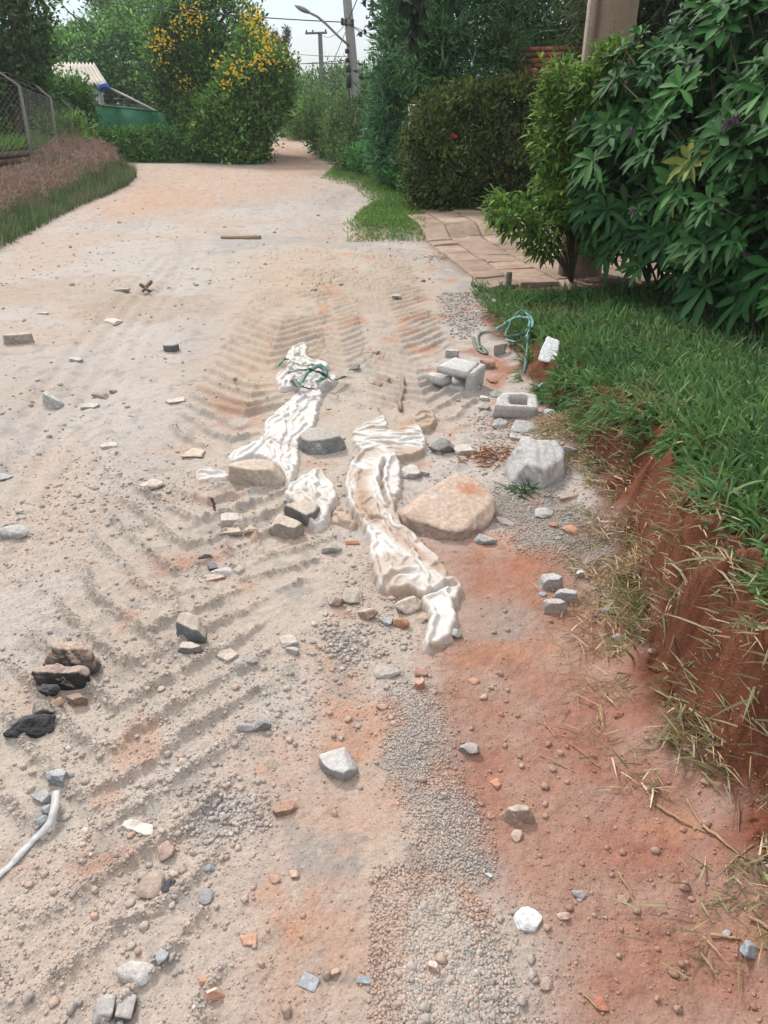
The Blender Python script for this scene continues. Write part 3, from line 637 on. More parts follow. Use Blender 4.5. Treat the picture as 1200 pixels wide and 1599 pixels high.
 ('stone', 460, 1366, 17, 18, ST, S(220, 186, 164), BRWN, 'small peach stone on the orange dirt, right of a pair', {}),
 ('stone', 431, 1377, 18, 20, ST, S(204, 168, 148), BRWN, 'small brown stone on the orange dirt, left of a pair', {}),
 ('stone', 570, 1532, 24, 13, SL, S(170, 178, 186), BLUE, 'flat blue grey stone near the lower edge centre', {}),
 ('concrete_chunk', 484, 1534, 30, 24, SL, S(180, 182, 186), BLUE, 'flat crushed bluish flake left of the flat blue grey stone', dict(h=.15)),
 ('stone', 524, 1518, 18, 12, B, S(222, 190, 168), BRWN, 'small peach oblong pebble above the crushed bluish flake', {}),
 ('stone', 765, 1368, 13, 12, ST, S(210, 216, 220), BLUE, 'small white blue pebble right of the gravel strip', {}),
 ('stone', 741, 1064, 18, 18, RD, S(206, 160, 134), BRWN, 'small orange pebble on the clay right of the gravel', {}),
 ('stone', 756, 1090, 14, 12, RD, S(206, 184, 170), BRWN, 'beige pebble below the small orange pebble on the clay', {}),
 ('stone', 964, 1120, 20, 16, ST, S(184, 130, 106), CLAY, 'reddish clod on the clay near the litter of cut grass', {}),
 ('stone', 962, 1006, 22, 14, WG, S(216, 214, 212), GREY, 'thin white shard between clay and cut grass', {}),
 ('concrete_chunk', 955, 966, 36, 22, ST, S(184, 180, 180), GREY, 'crumbly grey lump near the cut grass, above the thin white shard', dict(h=.3)),
 # farther rubble on the left
 ('stone', 238, 757, 34, 24, RD, S(214, 200, 186), S(180, 166, 152), 'rounded pale stone beside a dark crack left of the sacks', dict(h=.35)),
 ('concrete_chunk', 20, 828, 48, 34, RD, S(210, 208, 204), S(178, 176, 174), 'rough whitish stone at the left edge', dict(h=.5)),
 ('concrete_chunk', 4, 738, 30, 20, ST, S(204, 200, 196), GREY, 'small pale stone cut by the left edge', dict(h=.4)),
 ('stone', 155, 614, 28, 9, SL, S(176, 160, 150), BRWN, 'brown flat chunk, left of two in a line on the dusty road', dict(h=.3)),
 ('stone', 177, 609, 14, 9, ST, S(160, 146, 138), BRWN, 'brown small chunk, right of two in a line on the dusty road', {}),
 ('concrete_chunk', 275, 627, 32, 12, SL, S(216, 204, 192), S(180, 168, 156), 'flat pale flake with pointed end on the dusty road', dict(h=.2)),
 ('concrete_chunk', 307, 709, 32, 20, SL, S(216, 198, 176), S(186, 166, 146), 'flat tan flake at the left of the sack tail', dict(h=.2)),
 ('concrete_chunk', 172, 697, 28, 12, SL, S(212, 204, 198), GREY, 'flat white flake left of the flat tan flake', dict(h=.2)),
 ('concrete_chunk', 140, 631, 28, 11, SL, S(206, 196, 186), GREY, 'thin pale flake below the brown flat chunk', dict(h=.18)),
 ('concrete_chunk', 175, 497, 26, 11, SL, S(216, 208, 202), GREY, 'flat white flake by the tan puddle stain', dict(h=.2)),
 ('concrete_chunk', 118, 558, 24, 8, SL, S(206, 198, 192), GREY, 'flat pale flake left of the round concrete core', dict(h=.2)),
 ('stone', 190, 451, 26, 6, SL, S(196, 186, 178), GREY, 'thin stone left of the dark debris pile', dict(h=.2)),
 ('concrete_chunk', 68, 489, 20, 6, SL, S(212, 206, 200), GREY, 'thin white flake near the left edge stain', dict(h=.2)),
 ('concrete_chunk', 318, 869, 24, 18, ST, S(176, 172, 170), S(110, 108, 110), 'dark grey lump at the top of the small rubble cluster in the tyre marks', dict(h=.6)),
 ('concrete_chunk', 330, 882, 16, 18, ST, S(140, 138, 140), S(90, 90, 94), 'darkest stone of the small rubble cluster in the tyre marks', {}),
 ('concrete_chunk', 350, 891, 40, 14, WG, S(206, 202, 200), S(120, 122, 128), 'flat shard with dark edge in the small rubble cluster', dict(h=.3)),
 ('stone', 373, 889, 20, 24, ST, S(190, 180, 172), GREY, 'right stone of the small rubble cluster in the tyre marks', {}),
 ('stone', 330, 902, 40, 12, SL, TAN, BRWN, 'low tan flake below the small rubble cluster', dict(h=.15)),
 # rubble at the bank
 ('concrete_shard', 781, 545, 24, 26, WG, S(192, 188, 182), S(166, 160, 156), 'grey triangular shard standing up before the teal strap', dict(h=1.0, rot=.1, mat='concrete', seed=97)),
 ('concrete_shard', 707, 549, 20, 16, B, S(222, 220, 216), GREY, 'small white shard behind the broken hollow block', dict(h=.8)),
 ('stone', 764, 566, 26, 24, ST, S(200, 168, 148), BRWN, 'pinkish rock between the hollow block and the grass', dict(h=.8)),
 ('brick_fragment', 769, 591, 16, 20, ST, S(192, 140, 118), BRICK, 'reddish lump below the pinkish rock near the grass', {}),
 ('stone', 742, 600, 22, 18, ST, GREY, DKG, 'grey stone right below the broken hollow block', {}),
 ('stone', 757, 620, 16, 12, B, WHT, LGREY, 'small white stone between the two hollow blocks', {}),
 ('stone', 776, 612, 22, 18, ST, S(176, 170, 164), GREY, 'grey stone just above the ring shaped hollow block', {}),
 ('stone', 756, 635, 22, 16, ST, S(196, 186, 176), GREY, 'tan grey stone left of the ring shaped hollow block', {}),
 ('concrete_chunk', 822, 668, 46, 24, ST, S(206, 204, 202), GREY, 'pale rubble slab just below the ring shaped hollow block', dict(h=.4)),
 ('concrete_chunk', 780, 662, 30, 22, ST, S(190, 186, 184), GREY, 'grey rubble lump left below the ring shaped hollow block', dict(h=.5)),
 ('concrete_chunk', 814, 686, 34, 14, SL, S(204, 198, 194), GREY, 'flat flake between the rubble slab and the big pale boulder', dict(h=.25)),
 ('stone', 858, 646, 18, 16, ST, S(196, 196, 196), GREY, 'grey stone right of the ring shaped hollow block', {}),
 ('stone', 600, 592, 30, 26, ST, S(170, 146, 132), BRWN, 'brown earthy lump in the loose sand above the sacks', dict(h=.5)),
 ('stone', 583, 545, 20, 16, ST, S(180, 158, 144), BRWN, 'small earthy lump higher up in the loose sand', {}),
 ('stone', 555, 572, 22, 14, ST, S(176, 174, 174), GREY, 'small grey stone right of the strap wrapped sack', {}),
 ('stone', 774, 470, 16, 12, RD, WHT, LGREY, 'white pebble by the grass tip near the driveway', {}),
 ('stone', 796, 483, 12, 9, RD, WHT, LGREY, 'smaller white pebble in the grass tip near the driveway', {}),
 ('stone', 620, 466, 18, 7, SL, S(214, 206, 198), GREY, 'thin pale flake between the tyre marks near the driveway', {}),
 ('stone', 491, 452, 9, 10, ST, DKG, DKG, 'small dark pebble upright between the tyre marks', {}),
 ('concrete_chunk', 447, 714, 22, 30, ST, S(150, 148, 148), DKG, 'dark grey stone between the upper sack and the cracked lump', dict(h=.5)),
 ('brick_fragment', 550, 848, 24, 8, SL, S(176, 120, 96), CLAY, 'thin reddish shard left of the large sack', dict(h=.2)),
]
for r in ROCKS:
    name, px, py, wpx, hpx, style, top, side, label, opt = r
    place_rock(name, px, py, wpx, hpx, style, np.array(top), np.array(side), label, **opt)

LT_, DK_ = S(214, 208, 200), S(150, 148, 146)
poly_rock('boulder', [(619, 788), (630, 768), (665, 753), (708, 744), (742, 752), (768, 774), (775, 796), (766, 815), (735, 838), (712, 846), (680, 838), (636, 822)], .078, S(204, 180, 164), S(176, 156, 144), 'broad flat tan boulder with an orange stain, largest stone on the road', flare=.05, topn=(.02, -.10), seed=5, mat='rock', sink=.0, amp=1.2, k=70, stains=[((735, 764), .07, S(204, 142, 104), .8), ((676, 773), .03, S(226, 226, 230), .8), ((650, 800), .05, S(190, 165, 146), .6)])
poly_rock('concrete_boulder', [(795, 712), (812, 692), (846, 682), (872, 692), (886, 716), (878, 742), (850, 758), (820, 752), (795, 740)], .13, S(206, 204, 202), S(176, 172, 168), 'large angular pale grey concrete boulder at the foot of the bank', flare=.35, topn=(.15, -.35), seed=12, sink=.01, amp=1.2, k=70)
poly_rock('concrete_chunk', [(467, 692), (478, 676), (505, 671), (536, 682), (538, 698), (512, 710), (486, 712), (472, 704)], .085, S(190, 184, 176), S(140, 140, 140), 'cracked grey concrete lump with a dark broken front beside the white sack', flare=.15, topn=(-.05, -.12), seed=8)
poly_rock('concrete_chunk', [(352, 752), (362, 726), (380, 718), (438, 719), (446, 732), (444, 756), (428, 765), (402, 756), (352, 762)], .095, S(214, 196, 180), S(196, 178, 162), 'big tan block with rounded edges weighing down the upper white sack', flare=.08, topn=(.02, -.10), seed=31, k=26)
poly_rock('concrete_chunk', [(421, 826), (437, 804), (474, 826), (462, 842), (452, 842)], .065, S(218, 202, 186), S(160, 150, 140), 'flat tan block piece lying below the lower white sack', flare=.05, topn=(.1, -.1), seed=14, k=60)
poly_rock('concrete_chunk', [(444, 802), (458, 780), (500, 796), (494, 812), (480, 824)], .075, S(212, 198, 184), S(126, 122, 120), 'tan block piece half covered by the lower white sack', flare=.0, topn=(.1, -.15), seed=15, k=60)
poly_rock('concrete_chunk', [(344, 806), (352, 801), (381, 802), (383, 822), (346, 824)], .045, S(222, 212, 200), S(186, 174, 162), 'whitish square block beside the rusty iron bar', flare=.1, topn=(0, -.15), seed=16)
poly_rock('concrete_chunk', [(624, 728), (646, 724), (664, 742), (650, 750), (626, 748)], .035, S(210, 202, 194), S(160, 152, 146), 'flat pale grey shard just above the broad tan boulder', flare=.1, seed=17)
poly_rock('concrete_chunk', [(842, 902), (868, 893), (880, 908), (874, 918), (848, 920)], .05, S(208, 206, 204), S(172, 168, 164), 'topmost of the three pale concrete lumps huddled on the orange clay', flare=.12, topn=(0, -.1), seed=18)
poly_rock('concrete_chunk', [(862, 926), (884, 918), (903, 926), (901, 940), (880, 942)], .05, S(208, 208, 208), S(168, 166, 166), 'right one of the three pale concrete lumps huddled on the orange clay', flare=.1, topn=(.1, -.1), seed=19)
poly_rock('concrete_chunk', [(847, 942), (860, 933), (882, 936), (887, 948), (874, 958), (850, 957)], .045, S(206, 194, 188), S(176, 166, 160), 'lowest of the three pale concrete lumps, pinkish, on the orange clay', flare=.15, seed=20)
poly_rock('concrete_chunk', [(497, 1180), (512, 1163), (528, 1166), (560, 1196), (556, 1206), (536, 1222), (520, 1212), (504, 1196)], .05, S(222, 218, 214), S(164, 160, 160), 'oblong concrete chunk with a white top on the orange dirt', flare=.0, topn=(-.3, -.28), seed=53, k=60)
poly_rock('concrete_chunk', [(275, 982), (284, 962), (298, 960), (324, 992), (322, 1004), (300, 1000)], .06, S(208, 194, 178), S(122, 124, 128), 'tan topped chunk with dark fractured side in the tyre marks', flare=.05, topn=(-.2, -.45), seed=44, k=60)
poly_rock('concrete_chunk', [(277, 1016), (284, 998), (296, 997), (316, 1010), (300, 1020)], .035, S(216, 206, 194), S(130, 130, 130), 'small pale chunk just below the tan topped dark sided chunk', flare=.05, seed=45, k=60)
poly_rock('asphalt_chunk', [(70, 1030), (86, 1014), (120, 1006), (146, 1014), (153, 1034), (148, 1052), (128, 1050), (92, 1046)], .075, S(206, 178, 160), S(90, 80, 76), 'orange crusted lump, rear of the broken asphalt heap', flare=.4, seed=71, mat='asphalt', amp=1.8)
poly_rock('asphalt_chunk', [(52, 1056), (64, 1040), (100, 1036), (132, 1038), (144, 1052), (138, 1066), (104, 1076), (66, 1076)], .075, S(198, 174, 160), S(62, 58, 60), 'wide cracked asphalt slab with a black underside', flare=.05, topn=(0, -.1), seed=72, mat='asphalt', amp=1.8)
poly_rock('concrete_block', [(5, 530), (22, 524), (46, 517), (52, 524), (32, 534), (8, 536)], .075, S(214, 200, 184), S(176, 164, 152), 'tan brick shaped block lying on the dusty road at the left edge', flare=.02, seed=91)
poly_rock('concrete_chunk', [(66, 622), (70, 608), (78, 610), (97, 624), (90, 630), (68, 630)], .07, S(218, 214, 208), S(170, 166, 162), 'white wedge of concrete standing on the dusty road', flare=.25, topn=(.5, -.2), seed=93)
poly_rock('concrete_shard', [(836, 592), (848, 574), (868, 566), (871, 574), (866, 594), (846, 606)], .06, S(224, 226, 226), S(198, 200, 200), 'white slab shard tilted against the grass edge', flare=.0, topn=(-.35, -.55), seed=96, k=60, sink=-.03)
poly_rock('stone', [(783, 1262), (800, 1252), (824, 1252), (835, 1266), (832, 1282), (806, 1286), (790, 1276)], .045, S(208, 188, 172), S(164, 140, 124), 'rounded pinkish stone beside the gravel strip', flare=.25, seed=61, k=22, mat='rock')
poly_rock('plaster_piece', [(184, 1270), (200, 1275), (220, 1274), (238, 1270), (242, 1304), (228, 1308), (206, 1298), (190, 1288)], .014, S(226, 220, 210), S(200, 190, 178), 'flat white plaster flake with a pointed end pressed into the dirt', flare=.1, seed=63, amp=1.5)
poly_rock('stone', [(425, 1268), (436, 1249), (456, 1244), (470, 1254), (455, 1270), (432, 1276)], .022, S(188, 154, 136), S(150, 118, 100), 'flat brown stone pointed at both ends', flare=.2, seed=64, mat='rock')

# concrete core: a short drilled cylinder
def lathe(prof, n, col, seed=0, jit=.0):
    th = np.arange(n) / n * 2 * np.pi; pr = np.array(prof); m = len(pr)
    V = np.stack([pr[:, 0][:, None] * np.cos(th), pr[:, 0][:, None] * np.sin(th), np.repeat(pr[:, 1][:, None], n, 1)], -1).reshape(-1, 3)
    V = V * (1 + jit * (vn3(V * 60, seed) - .5))[:, None]
    i = np.arange(m - 1)[:, None] * n; j = np.arange(n)[None]; k = (j + 1) % n
    return V, np.stack([i + j, i + k, i + n + k, i + n + j], -1).reshape(-1, 4)
x, y, _ = G(268, 545); mb = MB()
V, F = lathe([(.001, 0), (.052, 0), (.054, .004), (.054, .045), (.050, .051), (.03, .052), (.001, .052)], 40, None, 3, .04)
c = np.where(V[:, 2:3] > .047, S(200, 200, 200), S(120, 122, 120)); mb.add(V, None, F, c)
o = mb.build('concrete_core', M['concrete'], loc=None); o.location = (x, y, gz1(x, y) - .004); tag(o, 'round grey drilled concrete core standing on the dusty road', 'concrete core')

# ------------------------------------------------------------------ hollow blocks
def roughen(V, amp, seed): 
    d = np.stack([vn3(V * 40 + 3, seed) - .5, vn3(V * 40 + 11, seed + 1) - .5, vn3(V * 40 + 23, seed + 2) - .5], 1) * amp
    d += np.stack([vn3(V * 110 + 3, seed) - .5, vn3(V * 110 + 11, seed + 1) - .5, vn3(V * 110 + 23, seed + 2) - .5], 1) * amp * .5
    return V + d
def prism_ring(outer, inner, z0, z1, name, mat, parent=None, seed=0, col=LGREY, col2=GREY, cuts=9, bev=.004):
    import bmesh
    bm = bmesh.new(); n = len(outer)
    def ring(P, z): return [bm.verts.new((p[0], p[1], z)) for p in P]
    ob, ot = ring(outer, z0), ring(outer, z1)
    for i in range(n): j = (i + 1) % n; bm.faces.new([ob[i], ob[j], ot[j], ot[i]])
    if inner is not None:
        ib, it = ring(inner, z0), ring(inner, z1)
        for i in range(n):
            j = (i + 1) % n; bm.faces.new([ib[j], ib[i], it[i], it[j]])
            bm.faces.new([ot[i], ot[j], it[j], it[i]]); bm.faces.new([ob[j], ob[i], ib[i], ib[j]])
    else:
        bm.faces.new(ot); bm.faces.new(ob[::-1])
    bmesh.ops.bevel(bm, geom=list(bm.edges), offset=bev, segments=2, affect='EDGES')
    bmesh.ops.triangulate(bm, faces=[f for f in bm.faces if len(f.verts) > 4])
    for _ in range(3): bmesh.ops.subdivide_edges(bm, edges=[e for e in bm.edges if e.calc_length() > .02], cuts=1, use_grid_fill=True)
    bmesh.ops.triangulate(bm, faces=bm.faces[:])
    bm.verts.ensure_lookup_table()
    V = np.array([v.co[:] for v in bm.verts]); F = np.array([[v.index for v in f.verts] for f in bm.faces]); bm.free()
    return roughen(V, bev * .9, seed), F
def hollow(name, px, py, label, parts, rz, tilt, zoff, scl=1.0):
    x, y, _ = G(px, py, .04); z = gz1(x, y); R = rotz(rz) @ rotx(tilt[0]) @ roty(tilt[1])
    mb = MB()
    for outer, inner, z0, z1, seed in parts:
        V, F = prism_ring(outer, inner, z0, z1, '', None, seed=seed)
        c = 1.2 * S(210, 206, 202) * (.88 + .24 * vn3(V * 25, seed))[:, None]; mb.add(V @ R.T * scl, F, None, c)
    o = mb.build(name, M['concrete'], smooth=False); o.location = (x, y, z + zoff); return tag(o, label, 'hollow block')
# ring shaped block lying with its cell to the sky, one side wall broken off slanting
hollow('hollow_block', 803, 636, 'ring shaped broken hollow concrete block with its cell facing the sky',
       [([(-.135, -.055), (.105, -.072), (.128, .05), (.06, .075), (-.06, .07), (-.10, .03)], [(-.045, -.035), (.055, -.042), (.072, .03), (.045, .042), (-.02, .042), (-.04, .02)], 0, .085, 3)], .12, (.28, .05), .012)
# block on its side: cavity opens toward the camera, roof slab broken and tipped
def wallp(x0, x1, y0, y1, z0, z1, seed): return ([(x0, y0), (x1, y0), (x1, y1), (x0, y1)], None, z0, z1, seed)
hollow('hollow_block', 716, 592, 'broken hollow concrete block on its side with a dark cavity, behind the ring shaped one',
       [([(-.115, -.07), (.055, -.085), (.09, .07), (-.05, .085)], None, .085, .12, 11), wallp(-.045, .10, -.075, .075, -.01, .024, 12),
        ([(.045, -.095), (.085, -.07), (.125, .07), (.075, .075)], None, .0, .115, 13), ([(-.05, .05), (.08, .045), (.09, .078), (-.05, .082)], None, .0, .10, 14),
        ([(-.165, -.06), (-.075, -.085), (-.03, -.03), (-.05, .0), (-.15, -.02)], None, .02, .06, 15)], -.25, (.10, .10), .004, 1.16)

# ------------------------------------------------------------------ white sacks
def crumple(pos, mask, floor, ex, ey, lim, steps=150, seed=0):
    "let a sheet that is too large for its outline buckle over what lies under it (position based cloth on a grid)"
    rng = np.random.default_rng(seed); P = pos.copy(); prev = P.copy(); r, c, _ = P.shape
    def ln(a, b): return np.linalg.norm(b - a, axis=-1)
    def sl(dy, dx): return (slice(0, r - dy) if dy >= 0 else None, slice(max(0, -dx), c - max(0, dx))), (slice(dy, r), slice(max(0, dx), c + min(0, dx)))
    cons = []
    for dy, dx, st in ((0, 1, 1.0), (1, 0, 1.0), (1, 1, .55), (1, -1, .55), (0, 2, .45), (2, 0, .45), (0, 3, .35), (3, 0, .35), (2, 2, .3), (2, -2, .3)):
        A, B = sl(dy, dx); L0 = ln(pos[A], pos[B]); an = math.atan2(dy, dx); e = (ex[A] * abs(math.cos(an)) ** 2 + ey[A] * abs(math.sin(an)) ** 2)
        m = mask[A] & mask[B]; cons.append((A, B, L0 * e, m * st, dy, dx))
    w = mask.astype(float); W = np.zeros((r, c, 1))
    for A, B, L0, m, dy, dx in cons: W[A] += m[..., None]; W[B] += m[..., None]
    W = np.maximum(W, 1e-6)
    for it in range(steps):
        vel = (P - prev) * .93; prev = P.copy(); P = P + vel; P[..., 2] -= .00007
        ramp = min(1, (it + 1) / (steps * .5))
        for _ in range(3):
            D = np.zeros_like(P)
            for A, B, L0, m, dy, dx in cons:
                d = P[B] - P[A]; l = np.linalg.norm(d, axis=-1) + 1e-9; l0 = L0 * ramp + ln(pos[A], pos[B]) * (1 - ramp) if ramp < 1 else L0
                q = (m * (l - l0) / l * .5)[..., None] * d; D[A] += q; D[B] -= q
            P = P + D / W * 1.7
            low = P[..., 2] < floor; P[..., 2] = np.where(low, floor, P[..., 2])
            P[..., :2] = np.where(low[..., None], P[..., :2] * .55 + prev[..., :2] * .45, P[..., :2])
        dxy = P[..., :2] - pos[..., :2]; n = np.linalg.norm(dxy, axis=-1, keepdims=True); P[..., :2] = pos[..., :2] + dxy * np.minimum(1, lim / (n + 1e-9))
    P[~mask] = pos[~mask]; return P
def sack(name, outline, spine, H, label, seed, folds=(), dirt=.5, res=.0056, hz=.02, fold=1.0, extra=None, white=(250, 247, 243), parent=None, base=0.0, grow=1.0):
    P = GP(outline, hz); Q = GP(spine, hz)
    # smooth the outline (closed Chaikin) and jitter it
    for _ in range(2):
        A = P; Bn = np.roll(P, -1, 0); P = np.stack([.75 * A + .25 * Bn, .25 * A + .75 * Bn], 1).reshape(-1, 2)
    lo = P.min(0) - .03; hi = P.max(0) + .03
    gx = np.arange(lo[0], hi[0], res); gy = np.arange(lo[1], hi[1], res); X, Y = np.meshgrid(gx, gy)
    x = X.ravel(); y = Y.ravel()
    wx = .013 * (fbm(x * 22, y * 22, seed, 4) - .5) * 2; wy = .013 * (fbm(x * 22 + 7, y * 22, seed + 3, 4) - .5) * 2
    sd = sdf(x + wx, y + wy, P) + .012 * (fbm(x * 30, y * 30, seed + 99, 3) - .55)
    d, s, v = pdist(x + wx * 1.2, y + wy * 1.2, Q)
    rad = np.maximum(sd, 0) + d + 1e-4                 # local half width
    vv = v / rad
    R = .085
    prof = np.sqrt(np.clip(1 - (1 - np.clip(sd / R, 0, 1)) ** 2, 0, 1))
    hh = H * .64 * (.30 * sm(0, .005, sd) + .70 * prof) * (.55 + .55 * np.minimum(1, rad / .10))
    f = np.zeros(len(x)); rg = np.random.default_rng(seed); T_ = Q[-1] - Q[0]; a0 = math.atan2(T_[1], T_[0]); Ls = s.max() + 1e-6
    wx2 = .012 * (fbm(x * 13 + 3, y * 13, seed + 7, 3) - .5) * 2; wy2 = .012 * (fbm(x * 13, y * 13 + 9, seed + 8, 3) - .5) * 2
    # pleats running along the sack, appearing and fading
    for k in range(13):
        c0 = rg.uniform(-.95, .95); ck = c0 + .45 * (fbm(s * 4 + 7 * k, s * 0 + k, seed + 30, 2) - .5) * 2
        dv = np.abs(v + wx2 - rad * ck); w = rg.uniform(.007, .016); am = rg.uniform(.006, .013) * (1 if rg.uniform() < .75 else -1)
        f = f + am * np.exp(-(np.sqrt(dv * dv + 6e-6) - .0024) / w) * sm(.38, .62, fbm(s * 6 + 13 * k, s * 0, seed + 40, 2))
    # creases in other directions
    for k in range(int(22 + 60 * Ls)):
        i0 = rg.integers(0, len(x)); 
        for _t in range(20):
            if sd[i0] > .012: break
            i0 = rg.integers(0, len(x))
        an = a0 + rg.normal(0, .75); ln = rg.uniform(.03, .10); dx, dy = math.cos(an) * ln / 2, math.sin(an) * ln / 2
        ax, ay = x[i0] - dx, y[i0] - dy; px_, py_ = x + wx2 - ax, y + wy2 - ay; t = np.clip((px_ * 2 * dx + py_ * 2 * dy) / (ln * ln), 0, 1)
        dd = np.hypot(px_ - t * 2 * dx, py_ - t * 2 * dy); w = rg.uniform(.003, .008); am = rg.uniform(.003, .006) * (1 if rg.uniform() < .6 else -1) * np.sin(np.pi * np.clip(t, .02, .98)) ** .6
        f = f + am * np.exp(-(np.sqrt(dd * dd + 4e-6) - .002) / w)
    for k in range(0):            # fine crinkles
        i0 = rg.integers(0, len(x)); an = a0 + rg.normal(0, 1.0); ln = rg.uniform(.015, .05); dx, dy = math.cos(an) * ln / 2, math.sin(an) * ln / 2
        ax, ay = x[i0] - dx, y[i0] - dy; near = np.nonzero((np.abs(x - x[i0]) < ln) & (np.abs(y - y[i0]) < ln) & (sd > -.005))[0]
        if len(near) == 0: continue
        px_, py_ = x[near] + wx2[near] * .6 - wx2[i0] * .6 - ax, y[near] + wy2[near] * .6 - wy2[i0] * .6 - ay; t = np.clip((px_ * 2 * dx + py_ * 2 * dy) / (ln * ln), 0, 1)
        dd = np.hypot(px_ - t * 2 * dx, py_ - t * 2 * dy); f[near] += rg.choice([1, -1]) * rg.uniform(.0025, .0065) * np.sin(np.pi * np.clip(t, .02, .98)) * np.exp(-dd / rg.uniform(.003, .006))
    f = (f + .010 * (fbm(x * 9, y * 9, seed + 130, 2) - .5) - .006) * fold * .45
    crease = np.zeros(len(x))
    for pts, wdt, dep in folds:
        dd, _, _ = pdist(x + wx, y + wy, GP(pts, hz)); g = np.exp(-(dd / wdt) ** 2); hh = hh - dep * g
        crease = np.maximum(crease, g * (1 if dep > 0 else 0))
    ed = sm(0, .010, sd)
    Zl = base + hh * 1.0 + f * ed * np.clip(hh / (H * .35), .45, 1.2) - np.where(sd < 0, .016 + 0 * sd, 0)
    Zl = np.where(sd < 0, np.maximum(sd * 1.6, -.03), np.maximum(Zl, .003))
    Z = gz(x, y, False) + Zl
    ins = (sd > -.004).reshape(X.shape); Zi = Z.reshape(X.shape); gr_ = (gz(x, y, False) + .002).reshape(X.shape)
    flo = gr_ + (hh * .72 * (sd > 0)).reshape(X.shape); al = abs(math.cos(a0)); ac = abs(math.sin(a0))
    nzx = (fbm(x * 8, y * 8, seed + 201, 2)).reshape(X.shape); gain = (1.01 + .10 * grow * nzx)
    ex = gain + .10 * grow * ac; ey = gain + .10 * grow * al
    P3 = crumple(np.stack([x.reshape(X.shape), y.reshape(X.shape), np.maximum(Zi, flo)], -1), ins, flo, ex, ey, (.002 + .009 * sm(0, .03, sd)).reshape(X.shape)[..., None], 110, seed)
    for _ in range(0):      # soften the sharpest kinks a little
        Q3 = P3.copy(); Q3[1:-1, 1:-1] = .5 * P3[1:-1, 1:-1] + .125 * (P3[2:, 1:-1] + P3[:-2, 1:-1] + P3[1:-1, 2:] + P3[1:-1, :-2]); P3 = np.where(ins[..., None], Q3, P3)
    Zc = P3[..., 2].ravel(); x2 = P3[..., 0].ravel(); y2 = P3[..., 1].ravel(); Z = np.where(ins.ravel(), Zc, gr_.ravel() - .012)
    keep = (sd > -.010).reshape(X.shape); idx = np.full(X.size, -1)
    r, c = X.shape; i = (np.arange(r - 1)[:, None] * c + np.arange(c - 1)[None])
    q = keep[:-1, :-1] & keep[1:, :-1] & keep[:-1, 1:] & keep[1:, 1:]
    F = np.stack([i, i + 1, i + c + 1, i + c], -1)[q]; used = np.unique(F); idx[used] = np.arange(len(used)); F = idx[F]
    base_c = S(*white) * 1.04
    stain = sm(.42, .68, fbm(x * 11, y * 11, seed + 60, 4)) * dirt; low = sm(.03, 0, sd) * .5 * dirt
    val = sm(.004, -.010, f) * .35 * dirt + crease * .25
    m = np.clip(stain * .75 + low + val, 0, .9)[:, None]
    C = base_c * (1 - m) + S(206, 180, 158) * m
    if extra: C = extra(x, y, C)
    sp = (vn(x * 170, y * 170, seed + 70) > .90)[:, None] * sm(.5, .62, fbm(x * 14, y * 14, seed + 75, 2))[:, None]
    C = C * (1 - .6 * sp) + S(130, 110, 96) * .6 * sp
    V = np.stack([x2, y2, Z], 1)[used]; lo3 = np.array([V[:, 0].mean(), V[:, 1].mean(), V[:, 2].min()])
    mb = MB(); mb.add(V, None, F, C[used]); o = mb.build(name, M['sack'], loc=lo3); sb = o.modifiers.new('smooth', 'SUBSURF'); sb.levels = 2; sb.render_levels = 2
    return tag(o, label, 'sack')
def brown(pts, wdt, am=.7, c=(196, 160, 134)):
    Pg = GP(pts, .03)
    def f(x, y, C):
        d, _, _ = pdist(x, y, Pg); m = (np.exp(-(d / wdt) ** 2) * am * np.clip(.3 + 1.2 * fbm(x * 20, y * 20, 5, 3), 0, 1))[:, None]
        return C * (1 - m) + S(*c) * m
    return f
sack('plastic_sack', [(566, 708), (600, 702), (622, 716), (628, 745), (626, 772), (616, 794), (628, 818), (655, 845), (686, 872), (704, 902), (722, 912), (715, 935), (712, 955), (716, 972), (700, 1002), (664, 1020), (664, 996), (672, 966), (660, 938), (640, 924), (602, 928), (583, 908), (580, 868), (574, 832), (556, 812), (543, 790), (539, 760), (545, 733)],
     [(590, 712), (588, 770), (600, 822), (632, 872), (680, 925), (692, 965), (682, 1010)], .074,
     'large crumpled white sack with brown stains, twisted and trailing below the boulder', 3,
     folds=[([(600, 728), (594, 760), (606, 790)], .010, .04), ([(560, 812), (600, 818), (640, 850)], .012, .015), ([(655, 935), (690, 925), (708, 915)], .010, .03), ([(600, 925), (615, 905), (650, 900)], .012, .018)],
     dirt=.75, extra=brown([(560, 745), (570, 800), (600, 825), (670, 880), (700, 900)], .035, .8))
sack('plastic_sack', [(545, 676), (575, 662), (604, 650), (604, 672), (622, 676), (650, 664), (668, 686), (664, 708), (640, 718), (616, 722), (590, 712), (572, 712), (556, 700)],
     [(560, 690), (600, 695), (650, 688)], .055, 'dusty white sack lying behind the large twisted one', 9, dirt=.8)
sack('plastic_sack', [(640, 655), (656, 644), (680, 642), (684, 664), (670, 676), (650, 672)], [(645, 665), (678, 655)], .05, 'small tan crumpled sack end behind the dusty white sack', 13, dirt=1.0, white=(214, 196, 178))
sack('plastic_sack', [(446, 768), (474, 748), (500, 736), (518, 752), (528, 772), (522, 800), (506, 820), (490, 826), (474, 812), (466, 796), (444, 780)],
     [(505, 742), (500, 780), (490, 820)], .075, 'bulging white sack draped over the tan block pieces', 21, dirt=.35, folds=[([(446, 772), (480, 775), (500, 795)], .012, .012)])
sack('plastic_sack', [(522, 786), (540, 792), (560, 818), (552, 824), (530, 818), (516, 810)], [(522, 795), (555, 820)], .04, 'pinkish dusty sack corner right of the bulging white sack', 25, dirt=1.0, white=(216, 196, 180))
